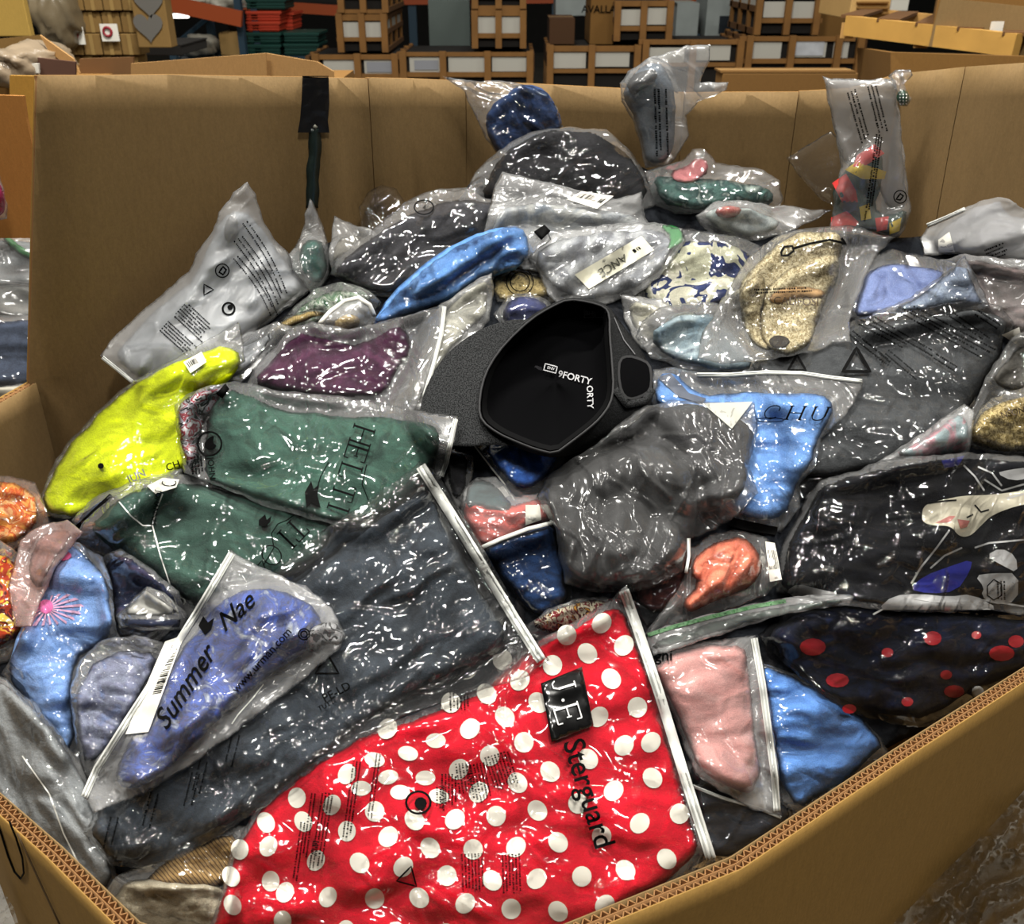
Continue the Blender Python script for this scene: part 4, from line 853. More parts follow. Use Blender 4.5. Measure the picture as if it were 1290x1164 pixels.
# --- centre back
P = package('bagged_garment', 'beige glitter knit in film above the black cap', 'clothes', [(618,340),(650,335),(690,345),(705,365),(700,382),(660,384),(625,380)], [content([(620,345),(655,340),(690,352),(698,372),(650,380),(624,376)], C(['8c7a4c', 'b3a06c', '5f5232'], 18), T=.02)], fm='clear', wr=.005)
stroke(P, [circ(655, 355, 12), circ(655, 355, 17)], 1.3)
P = package('bagged_garment', 'navy garment in film touching the top of the black cap', 'clothes', [(622,395),(640,372),(665,368),(690,378),(702,392),(690,420),(640,420)], [content([(632,395),(645,376),(668,374),(690,386),(695,400),(670,415),(640,415)], C(['2b3050', '3a3f66'], 5), T=.03)], fm='clear', wr=.006)
P = package('folded_garment_bag', 'silvery clear bag with a white barcode label below the charcoal dome', 'bag',
  [(608,305),(612,280),(620,245),(632,216),(665,224),(700,232),(740,242),(775,250),(808,243),(811,258),(812,275),(830,292),(810,320),(760,335),(700,345),(660,340),(630,325)],
  [content([(616,300),(630,262),(680,256),(740,262),(800,272),(818,292),(780,318),(710,330),(650,326)], C(['c0c3c4', '9aa0a6', 'd0d1cd', '7f8a96'], 2.4), T=.03, w=30, fold=.008)], fm='semi', wr=.009, ws=26, wa=-20)
barcode(P, [(733,241),(773,247),(752,263),(714,251)], n=18, band=(.15,.6))
P = package('bagged_garment', 'navy and cream tie dye garment in cloudy bag', 'clothes',
  [(830,300),(850,285),(890,292),(930,298),(962,312),(966,330),(950,352),(935,372),(915,388),(880,400),(850,405),(815,405),(795,385),(800,350)],
  [content([(806,372),(826,332),(852,305),(905,303),(945,318),(950,345),(925,372),(890,390),(840,398)], C(['c9c6b2', '2a3660', 'd6d3c0', 'b8b8a0', '25305a', '313e6c'], 2.6, dist=.8, sharp=1), T=.04, w=30, fa=-30)], fm='clear', wr=.009, ws=24)
P = package('shoe_bag', 'clear bag with grey trainer and long cream tag, green corner', 'bag',
  [(662,322),(680,300),(705,291),(760,283),(825,280),(860,288),(864,302),(850,325),(830,350),(800,372),(760,385),(715,390),(690,372),(680,345)],
  [content([(672,322),(700,302),(760,292),(830,290),(850,305),(835,338),(790,368),(730,378),(692,360)], C(['a4a8ac', 'babdc0', '80848b', '4a4c56'], 2.6), T=.035, w=30, name='grey_trainer', fold=.014, fs=24, fa=-30),
   content([(830,284),(852,284),(863,295),(858,308),(838,318),(846,300)], plain('green_corner', '1d7a34', .4), T=.006, w=6, name='green_corner', fold=0, st=4)], fm='semi', wr=.008, ws=26, wa=-35)
barcode(P, [(724,346),(808,297),(824,315),(742,364)], plain('cream_tag', 'd3d0bc', .6), 'cream_tag', frac=(.78,.9), n=3, band=(.4,.6)); text(P, 'ANCE', 772, 334, 149, 15, plain('soft_ink', '55554c', .5), off=.004)
P = package('empty_bag', 'cream folded bag corner between the black cap and the pale aqua garment', 'bag', [(782,372),(835,376),(852,392),(838,420),(818,448),(800,430),(786,400)], [content([(790,380),(832,384),(838,400),(816,436),(800,414)], C(['b9b6a4', 'a8a594'], 3), T=.01, w=10)], fm='semi', wr=.008, ws=18, wa=-50)
P = package('empty_bag', 'broad crinkled clear sheet over the dark gap left of the purple garment', 'bag', [(236,470),(270,440),(310,420),(350,405),(372,412),(345,440),(318,470),(300,488),(262,490)], [content([(262,468),(300,440),(345,418),(330,445),(300,476)], C(['8d9094', 'a0a3a6'], 3), T=.01, w=10)], fm='crisp', wr=.012, ws=18, wa=-35)
P = package('bagged_garment', 'light blue garment rolled in clear bag, slanting up to a black clip', 'clothes',
  [(466,410),(485,388),(510,362),(545,330),(585,306),(630,288),(660,282),(690,288),(694,302),(672,320),(650,335),(600,355),(560,378),(520,395),(490,408)],
  [content([(468,408),(490,374),(522,342),(560,314),(606,292),(644,284),(662,292),(668,318),(655,336),(610,352),(570,376),(520,396),(490,406)], C(['6592cc', '5480bc', '7aa4d8'], 3), T=.04, w=26, fold=.022, fs=24, fa=-32, an=5)], fm='clear', wr=.006, ws=22, wa=-35)
patch(P, [(672,292),(686,283),(694,291),(682,302)], INK, 'black_clip', th=.004)
P = package('bagged_garment', 'pale aqua garment under crinkled film left of the slippers', 'clothes',
  [(800,425),(808,405),(830,388),(870,380),(905,382),(930,400),(960,430),(970,455),(950,475),(900,478),(860,465),(820,450)],
  [content([(815,425),(850,398),(900,395),(940,430),(950,462),(900,468),(840,450)], C(['8aa3b2', '7d8f98', 'a5b5bb', '5d6a78'], 3), T=.025)], fm='crisp', wr=.009, ws=22)

# --- right back
P = package('bagged_garment', 'dusty pink garment in film at the right wall', 'clothes', [(1180,330),(1215,320),(1260,325),(1330,330),(1330,440),(1290,430),(1250,405),(1215,385)], [content([(1190,335),(1230,328),(1290,340),(1330,350),(1330,430),(1280,420),(1235,390)], C(['a08a8a', '8d7f7d', '6d625c'], 3), T=.03)], fm='semi', wr=.008)
P = package('bagged_garment', 'periwinkle cotton garment in clear bag right of the slippers', 'clothes',
  [(1070,400),(1082,345),(1095,322),(1125,314),(1160,322),(1200,328),(1215,345),(1200,380),(1150,400),(1100,410)], [content([(1075,398),(1090,345),(1120,330),(1160,336),(1195,345),(1175,378),(1120,398)], C(['6573a0', '7281ae', '55628e'], 3), T=.035, fa=-25, fold=.009)], fm='clear', wr=.006, ws=26)
P = package('empty_bag', 'peaked crinkly film catching light above the charcoal zip bag', 'bag',
  [(1070,420),(1100,395),(1145,375),(1180,352),(1216,322),(1228,345),(1240,370),(1248,388),(1200,395),(1130,412)], [content([(1120,392),(1160,372),(1212,330),(1232,368),(1238,384),(1180,392)], C(['8c98a8', '75819a'], 4), T=.02)], fm='crisp', wr=.012, ws=18, puff=.006)
P = package('folded_garment_bag', 'very large charcoal garment in thin printed bag at right', 'bag',
  [(946,458),(985,440),(1040,420),(1072,402),(1115,392),(1160,388),(1215,378),(1262,385),(1278,410),(1268,450),(1245,490),(1225,520),(1195,560),(1140,590),(1090,600),(1035,612),(1000,640),(985,620),(1000,560)],
  [content([(950,460),(1010,440),(1075,410),(1150,402),(1230,392),(1268,400),(1262,445),(1230,500),(1190,552),(1120,586),(1050,598),(1005,600),(1005,540)], C(['3a3c3e', '424446', '333537'], 3), T=.04, w=45, fold=.004)], fm='thin', wr=.007, ws=40, wa=25, wan=4)
for i, (x, y, a, l) in enumerate(((1085,402,28,70),(1098,396,30,100),(1075,416,40,66),(1138,388,29,120),(1150,384,28,118),(1232,390,33,40),(1120,440,40,52),(1092,430,38,44),(1180,445,32,34),(1200,392,35,60))): lines(P, x, y, a, l, 2, 6, 2.6, seed=i)
recyc(P, 1004, 460, 13, -90, 3); recyc(P, 1079, 458, 20, -90, 4)
patch(P, [(1262,422),(1284,412),(1290,440)], PAPER, 'paper_corner')
P = package('slipper_bag', 'pair of beige bouclé slippers in a clear zip bag', 'bag',
  [(878,452),(885,420),(905,385),(925,350),(945,322),(975,298),(1010,288),(1050,284),(1085,286),(1108,296),(1127,299),(1108,318),(1092,345),(1082,370),(1070,405),(1072,432),(1050,432),(1030,442),(1000,448),(960,455),(910,458)],
  [content([(935,350),(958,328),(985,302),(1012,292),(1050,292),(1062,300),(1060,330),(1030,345),(990,358),(965,370),(948,400),(935,398),(930,370)], C(['b5a682', '7a6c4c', 'c8bd9c', '9c8d68'], 26), T=.045, w=22, name='slipper', fs=10, fold=.006, label='rear slipper of the pair'),
   content([(934,398),(932,368),(945,350),(962,346),(966,366),(960,400),(962,425),(978,440),(960,440),(944,428)], C(['b5a682', '7a6c4c', 'c8bd9c', '9c8d68'], 26), T=.03, w=14, name='slipper_sole', fs=10, fold=.006),
   content([(960,432),(957,400),(964,368),(985,345),(1020,325),(1050,318),(1060,330),(1056,352),(1042,375),(1032,400),(1024,425),(1008,442),(985,448)], C(['b5a682', '7a6c4c', 'c8bd9c', '9c8d68'], 26), T=.055, w=26, name='slipper', fs=10, fold=.006, label='front slipper with the open toe towards the viewer'),
   content([(968,374),(990,362),(1020,360),(1040,366),(1036,376),(1005,374),(975,382)], C('b08d62'), T=.006, w=8, name='suede_band', fold=0, lo=.002),
   content([(967,428),(978,422),(993,424),(996,433),(982,440),(970,436)], plain('toe_dark', '1d1812', .9), T=.003, w=6, name='toe_opening', fold=0, lo=.002, st=4)], fm='clear', wr=.008, ws=24, wa=40)
stroke(P, [[(984,318),(988,311),(998,310),(1000,316),(992,322),(985,322)], ], 3, name='black_elastic'); stroke(P, [[(1000,313),(1020,307),(1045,302),(1058,305),(1066,308),(1060,300)]], 3.2, name='black_elastic', closed=False)
text(P, 'CALIFOSI', 1003, 380, 2, 14, plain('brown_ink', '3a2c1c', .5)); lines(P, 950, 364, -2, 75, 2, 4, 2.5, seed=9)
P = package('empty_bag', 'wide clear film sheet at the right picture edge', 'bag', [(1222,520),(1245,470),(1275,425),(1330,400),(1330,510),(1275,500),(1240,540),(1216,545)], [content([(1250,480),(1280,440),(1330,420),(1330,490),(1275,495)], C(['5c5a56', '6d6a64'], 3), T=.015)], fm='crisp', wr=.009, ws=28, wa=-40)
P = package('slipper_bag', 'beige shaggy slipper at the right picture edge', 'bag', [(1212,560),(1222,530),(1250,500),(1290,488),(1330,485),(1330,575),(1260,578)], [content([(1218,556),(1230,530),(1255,508),(1300,498),(1330,498),(1330,568),(1260,570)], C(['b09a5c', '6b5a30', 'cdb984', '917d4a'], 20), T=.04, w=26, name='slipper', fs=8, fold=.008)], fm='clear', wr=.005)
text(P, 'NSON', 1276, 520, -14, 11, plain('brown_ink', '3a2c1c', .5))
P = package('bagged_garment', 'narrow pale teal bag with pink print between charcoal and black bags', 'clothes', [(1105,582),(1140,560),(1180,532),(1215,508),(1228,520),(1224,555),(1218,575),(1160,582)],
  [content([(1125,574),(1170,548),(1212,518),(1222,545),(1214,572),(1160,577)], C(['7f9499', '8fa3a6', 'c0808c', '73898e'], 4), T=.02, w=14)], fm='semi', wr=.005, ws=20, wa=-25)

# --- middle left
P = package('folded_garment_bag', 'cream zip bag between light blue bag and black cap', 'bag',
  [(490,515),(520,470),(540,420),(552,385),(570,375),(600,352),(620,343),(622,372),(616,405),(600,425),(575,460),(548,520)],
  [content([(540,430),(560,390),(595,362),(616,352),(612,398),(580,425),(555,460),(530,500),(510,500)], C(['b5b3a4', 'a5a395', 'c2c0b2'], 3), T=.025, w=18)], fm='semi', wr=.007, ws=24, wa=-60)
zipper(P, [(556,385),(556,420),(545,455),(532,490)], 6)
P = package('bagged_garment', 'purple velvet garment in clear zip bag', 'clothes',
  [(308,490),(320,465),(350,432),(368,412),(392,405),(440,415),(470,408),(510,398),(545,388),(562,384),(558,420),(548,455),(535,490),(520,522),(480,520),(420,510),(350,500)],
  [content([(316,484),(345,450),(375,420),(400,424),(440,436),(470,428),(498,410),(516,420),(518,440),(500,465),(488,496),(450,500),(400,498),(350,492)], C(['45203a', '381730', '522a45'], 3), T=.035, w=36, fold=.009, fs=30, fa=-15)], fm='clear', wr=.008, ws=30, wa=15)
zipper(P, [(560,386),(556,420),(546,460),(534,500)], 5)
P = package('bagged_garment', 'neon yellow garment in a long clear bag at left', 'clothes',
  [(46,640),(60,600),(80,565),(120,520),(160,485),(195,465),(245,438),(300,406),(306,425),(309,455),(285,472),(240,500),(232,540),(238,580),(215,600),(180,625),(150,640),(110,655),(70,652)],
  [content([(50,640),(64,600),(86,564),(124,522),(164,488),(205,464),(250,446),(285,434),(305,448),(296,474),(250,505),(244,545),(244,585),(190,628),(140,645),(85,652)], C(['d9e800', 'cfdd05', 'e2f020'], 3), T=.05, w=45, fold=.012, fs=34, fa=-38, an=5)], fm='clear', wr=.006, ws=30, wa=-38)
barcode(P, [(231,456),(254,443),(260,456),(240,470)], n=10, frac=(.1,.6)); text(P, 'CH', 218, 587, -20, 13); text(P, 'JUN', 172, 600, -24, 14, plain('soft_ink', '55554c', .5)); patch(P, circ(127, 587, 4, 7), INK, 'dark_speck')
SB = P = package('bagged_garment', 'slate blue garment peeping out under the yellow and green bags', 'clothes', [(90,655),(120,625),(170,605),(230,590),(240,620),(200,660),(140,690),(100,680)], [content([(95,655),(130,628),(230,598),(225,640),(140,680),(105,672)], C(['5a6c8c', '23252c', '4b5a74'], 4), T=.015)], fm='crisp', wr=.007)
P = package('folded_garment_bag', 'lower dark green garment in printed clear bag', 'clothes',
  [(88,680),(108,655),(140,625),(180,605),(225,596),(270,605),(340,625),(400,640),(436,655),(420,690),(380,720),(330,745),(300,765),(262,758),(236,782),(228,758),(190,728),(140,705)],
  [content([(112,664),(150,628),(200,608),(262,612),(340,632),(425,656),(408,696),(350,730),(300,756),(240,760),(200,730),(150,700)], C(['2f4a40', '38544a', '263e36'], 3), T=.045, w=40, fold=.005)], fm='clear', wr=.007, ws=34, wa=35)
serif(P, 'LTIO', 389, 651, 134, 27, 22, off=.003); text(P, 'JOHANNES', 196, 640, 100, 9)
stroke(P, [circ(442-12, 664, 11, rx=.8)], 1.4); stroke(P, [[(332,712),(345,690),(342,672),(350,660),(362,655),(375,645)], [(300,742),(318,720),(330,706),(336,722),(330,745)]], 1.3, name='printed_vine', closed=False)
patch(P, [(326,655),(334,648),(336,655),(342,650),(340,658),(334,664),(326,662)], INK, 'printed_leaf', st=4)
patch(P, [(185,612),(205,602),(226,604),(222,614),(196,622)], plain('hang_tag', 'b5b3aa', .5), 'hang_tag'); stroke(P, [circ(213, 608, 4, rx=2.2)], 1.2, name='tag_cord')
stroke(P, [[(150,632),(165,650),(180,662),(192,662),(196,645),(205,622)], [(192,662),(202,700),(222,760),(232,778)]], 1.6, name='welded_seam', mat=ZIPW, closed=False)
patch(SB, [(78,676),(100,658),(138,622),(150,630),(112,672),(92,690)], INK, 'black_band')
# --- cap, part of the middle
P = package('bagged_garment', 'blue garment in a clear bag tucked under the black cap', 'clothes', [(596,560),(640,545),(705,555),(715,575),(702,600),(680,622),(655,640),(632,612),(612,580)], [content([(608,560),(650,548),(704,562),(700,585),(676,612),(656,618),(632,598)], C(['2f5cae', '3a6bc4', '2549a0'], 4), T=.03, fold=.01, fs=14, fa=70)], fm='clear', wr=.006)
stamp(P, 'welded_seam', *strip_geo([(598,562),(618,588),(634,608),(648,630)], 2), ZIPW); patch(P, [(625,616),(634,612),(642,624),(632,628)], PAPER, 'size_sticker')
package('bagged_garment', 'small black garment under film right of the green zip edge', 'clothes', [(552,560),(575,565),(598,575),(596,600),(590,640),(575,640),(560,610)], [content([(556,564),(590,575),(586,620),(572,630)], C(['1b1b1d', '2c2c30'], 4), T=.015)], fm='crisp', wr=.008, ws=14)
P = package('bagged_garment', 'coral and dark teal garment in the gap below the cap', 'clothes', [(580,655),(582,618),(600,600),(625,600),(650,625),(690,620),(700,650),(690,672),(640,695),(600,690)],
  [content([(584,650),(588,630),(615,632),(640,640),(665,632),(690,628),(695,655),(650,680),(606,690)], C(['c0463c', 'c9554a'], 3), T=.04, w=24, name='coral_garment', fs=16), content([(586,640),(590,606),(612,602),(634,622),(648,640),(622,642),(604,634)], C(['26393c', '33494a'], 4), T=.012, w=14, name='teal_garment')], fm='semi', wr=.005)
patch(P, [(662,636),(680,636),(682,655),(662,662)], plain('care_card', 'a8a69c', .6), 'care_card')
P = package('storage_bag', 'navy blue bag with a pale rolled rim below the coral garment', 'bag', [(604,690),(630,678),(665,664),(700,656),(712,665),(720,720),(725,770),(690,790),(655,760),(625,720)],
  [content([(606,692),(640,676),(700,660),(710,700),(715,760),(680,780),(650,750)], C(['14233f', '1c355c', '0e1524'], 3), T=.03, w=20)], fm='thin', wr=.004, wa=80)
stamp(P, 'rolled_rim', *strip_geo([(606,690),(630,679),(665,666),(702,657)], 5), plain('rim_white', 'b5b5b0', .4), th=.004)

# --- lower right and right middle
P = package('bagged_garment', 'dark navy leftover garment in the lowest gap by the right rim', 'clothes', [(865,960),(900,950),(960,985),(1010,1020),(990,1050),(930,1085),(890,1090)], [content([(868,962),(900,955),(1000,1022),(980,1046),(925,1078),(892,1080)], C(['15161c', '20232b'], 3), T=.02)], fm='clear', wr=.005)
zipper(P, [(872,990),(910,1005),(955,1018),(984,1030)], 4)
P = package('bagged_garment', 'sky blue plush garment between pink bag and right rim', 'clothes',
  [(955,835),(985,842),(1030,862),(1075,895),(1112,930),(1120,950),(1060,1000),(1010,1030),(985,1010),(965,940)],
  [content([(958,838),(990,848),(1040,872),(1085,905),(1114,936),(1060,990),(1005,1018),(985,990),(970,920)], C(['4f7cc0', '5b8ace', '4470b4'], 3), T=.05, w=45)], fm='clear', wr=.004, ws=36)
P = package('bagged_garment', 'pale pink garment in a frosted zip bag beside the red one', 'clothes',
  [(818,838),(838,815),(880,808),(920,804),(952,800),(962,840),(972,900),(980,960),(984,1028),(950,1020),(905,995),(875,975),(850,910)],
  [content([(822,840),(850,820),(900,812),(938,812),(945,860),(950,920),(958,970),(948,1002),(905,985),(878,965),(855,905),(832,860)], C(['dd9b94', 'd58e87', 'e4a9a2'], 2.5), T=.04, w=30, fold=.006)], fm='semi', wr=.005, ws=40, wa=70)
zipper(P, [(950,804),(960,860),(968,920),(976,980),(979,1022)], 9); text(P, 'ghi', 836, 826, 0, 20); 
P = package('bagged_garment', 'navy garment printed with red cherries by the right rim', 'clothes',
  [(955,800),(990,770),(1060,750),(1150,760),(1240,770),(1330,775),(1330,835),(1240,875),(1170,915),(1130,915),(1080,900),(1040,880),(1000,845),(965,820)],
  [content([(965,800),(1000,775),(1070,758),(1160,765),(1250,778),(1330,785),(1330,830),(1230,868),(1165,905),(1110,900),(1050,875),(1000,838)], C(['0c1228', '0a0c16', '111a34'], 3), T=.05, w=40)], fm='thin', wr=.008, ws=30)
V = [[(x+dx*s*r*1.25, y+dy*r) for dx, dy in circ(0, 0, 1, 12)] for (x, y, r, s) in ((1055,857,9,1.3),(1175,804,9,1),(1192,850,6,1),(1202,871,8,1.3),(1024,815,11,1.2),(1262,823,10,1.3),(1118,822,6,1),(1070,893,6,1.2),(1280,808,8,1),(1230,800,5,1),(1143,884,6,1))]
stamp(P, 'printed_cherry', *join([fill(np.array(v), 4) for v in V]), plain('cherry_red', '8c0f1a', .5), on='cloth', off=.0006)
patch(P, circ(1232, 872, 8, 10), plain('grey_button', '9a9a98', .4), 'grey_button', th=.003)
P = package('folded_garment_bag', 'big black garment with cream blot prints in glossy bag, right', 'clothes',
  [(976,745),(984,690),(1005,650),(1015,625),(1035,605),(1080,592),(1110,580),(1160,575),(1220,570),(1290,575),(1340,578),(1340,770),(1290,775),(1240,768),(1190,772),(1120,770),(1050,760),(1005,752)],
  [content([(984,742),(992,690),(1012,650),(1036,612),(1090,596),(1160,582),(1240,578),(1340,585),(1340,765),(1240,760),(1160,765),(1080,758),(1020,748)], C(['0b0b0d', '0e0f15', '08080a'], 3), T=.05, w=45, fold=.007, fs=36, fa=-10)], fm='crisp', wr=.010, ws=34, wa=-15, wan=3)
CR = plain('cream_print', 'cfc8b2', .6); PK = plain('pink_print', 'b9736a', .6); RB = plain('royal_print', '23288c', .5); WP = plain('white_print', 'b9b9b9', .6)
kw = dict(on='cloth', off=.0006)
patch(P, smooth([(1161,650),(1164,636),(1185,630),(1215,624),(1245,624),(1290,618),(1340,612),(1340,632),(1290,634),(1250,648),(1236,662),(1222,676),(1208,676),(1198,662),(1175,662),(1163,658)], 2), CR, 'cream_blot', **kw)
patch(P, [(1178,659),(1196,650),(1204,650),(1196,658)], PK, 'pink_blot', on='cloth', off=.0012); patch(P, [(1206,654),(1222,656),(1218,664),(1210,666)], PK, 'pink_blot', on='cloth', off=.0012)
stroke(P, [[(1170,634),(1190,631),(1205,630)], [(1228,636),(1236,645),(1246,642)], [(1218,652),(1226,648)]], 2, closed=False, on='cloth', off=.0013)
patch(P, smooth([(1145,742),(1165,725),(1195,714),(1225,704),(1222,720),(1205,745),(1170,748)], 1), RB, 'blue_blot', **kw); patch(P, [(1186,580),(1215,574),(1208,586),(1190,590)], RB, 'blue_blot', **kw)
patch(P, smooth([(1105,768),(1125,750),(1160,748),(1195,752),(1225,748),(1260,768)], 1), WP, 'white_blot', **kw)
patch(P, smooth([(1228,725),(1250,722),(1283,722),(1282,758),(1250,762),(1236,750),(1240,740)], 1), WP, 'white_blot', **kw); patch(P, smooth([(1242,700),(1260,690),(1280,700),(1282,722),(1262,712)], 1), WP, 'white_blot', **kw)
patch(P, smooth([(1255,596),(1270,592),(1300,588),(1300,602),(1275,606)], 1), WP, 'white_blot', **kw); patch(P, smooth([(990,745),(1005,735),(1030,742),(1060,748),(1040,754),(1000,752)], 1), WP, 'white_blot', **kw)
stroke(P, [[(1232,588),(1250,596),(1262,612)], [(1240,604),(1262,618),(1290,610)], [(1214,586),(1228,600),(1240,618)], [(1268,628),(1290,622)], [(1196,668),(1180,690),(1160,715),(1148,735)], [(1212,690),(1190,700),(1172,716)], [(1228,690),(1246,684),(1290,680)], [(1100,774),(1140,752),(1180,758),(1240,756),(1290,764)]], 2.2, name='white_line', mat=WP, closed=False, on='cloth', off=.0008)
stroke(P, [[(1244,738),(1252,730),(1262,736),(1262,750),(1252,756),(1244,750)]], 1.5, on='cloth', off=.0015); lines(P, 1266, 732, 88, 24, 3, 4, 2.4, seed=3, on='cloth', off=.0015)
P = package('folded_garment_bag', 'cornflower blue garment in a zip bag printed CHU', 'clothes',
  [(815,498),(822,466),(850,462),(870,468),(920,470),(965,468),(1000,468),(1040,474),(1090,478),(1078,505),(1060,530),(1035,552),(1030,585),(1008,610),(1008,640),(985,670),(940,660),(900,640),(870,580),(830,520)],
  [content([(822,500),(830,470),(850,470),(885,500),(920,494),(970,495),(1035,496),(1052,512),(1040,535),(1028,560),(1022,585),(1005,605),(990,650),(950,655),(915,640),(880,580),(840,520)], C(['5c88c6', '6a94d0', '4f7ab8'], 3), T=.04, w=34, fold=.007)], fm='clear', wr=.007, ws=30, wa=50)
zipper(P, [(878,472),(920,472),(965,469),(1010,470),(1050,476),(1086,480)], 5); serif(P, 'CHU', 969, 519, 2, 17, 30, w=2.0, shear=.3, sx=1.35, off=.003); stroke(P, [circ(970, 529, 2.5, rx=7)], 1, name='printed_mark')
patch(P, [(828,475),(845,470),(868,495),(890,502),(884,508),(855,500)], plain('grey_tab', '4a5160', .5), 'grey_lapel', on='cloth'); patch(P, [(922,652),(950,658),(980,664),(978,674),(940,668),(918,662)], INK, 'black_hem')
P = package('bagged_garment', 'maroon scrap of cloth between grey cap and coral garment', 'clothes', [(790,760),(800,720),(830,690),(870,690),(880,730),(850,770),(815,790)], [content([(795,755),(810,715),(840,695),(868,698),(866,735),(830,775)], C(['3a1a17', '2a1213', '552a24'], 3), T=.015)], fm='thin', wr=.006)
P = package('bagged_garment', 'salmon orange garment in crumpled film right of the grey cap', 'clothes',
  [(812,800),(840,760),(866,720),(870,690),(895,672),(930,668),(962,675),(978,690),(985,730),(965,750),(930,765),(890,775),(850,795)],
  [content([(868,722),(880,695),(905,680),(935,676),(955,690),(962,715),(948,740),(915,752),(885,765),(868,772),(858,760),(880,735)], C(['e07f62', 'd8745a', 'e88e70'], 3), T=.05, w=26, fold=.014, fs=20, fa=-40)], fm='clear', wr=.008, ws=20, wa=-50)
barcode(P, [(964,682),(976,684),(985,730),(970,733)], frac=(.1,.9), n=10, band=(.2,.7))
P = package('folded_garment_bag', 'narrow clear bag edged with green print across the pink bag', 'bag',
  [(812,812),(816,796),(850,785),(900,772),(950,760),(1000,752),(1045,748),(1075,750),(1072,762),(1030,766),(980,776),(930,792),(880,808),(840,822),(822,826)],
  [content([(820,812),(860,795),(920,778),(985,764),(1060,754),(1060,760),(985,774),(925,790),(870,806),(830,818)], C(['3b4a40', '2f3d36', '99a39a'], 3), T=.012, w=10)], fm='semi', wr=.004, ws=22, wa=-14)
stamp(P, 'green_edge', *strip_geo([(816,800),(850,789),(900,776),(950,764),(990,757)], 5), C(['1f5a26', '6a8a6a', '143a1a'], 20))
P = package('bagged_garment', 'patterned yellow and maroon garment just above the red dotted bag', 'clothes', [(660,790),(690,768),(725,755),(760,750),(775,755),(765,775),(720,795),(680,810)], [content([(664,788),(700,768),(740,756),(768,758),(755,775),(700,800)], C(['b8862c', '3a1114', 'c9c2a8', '6a1a20', 'a9a08a'], 8, sharp=1), T=.02, w=12)], fm='clear', wr=.006)

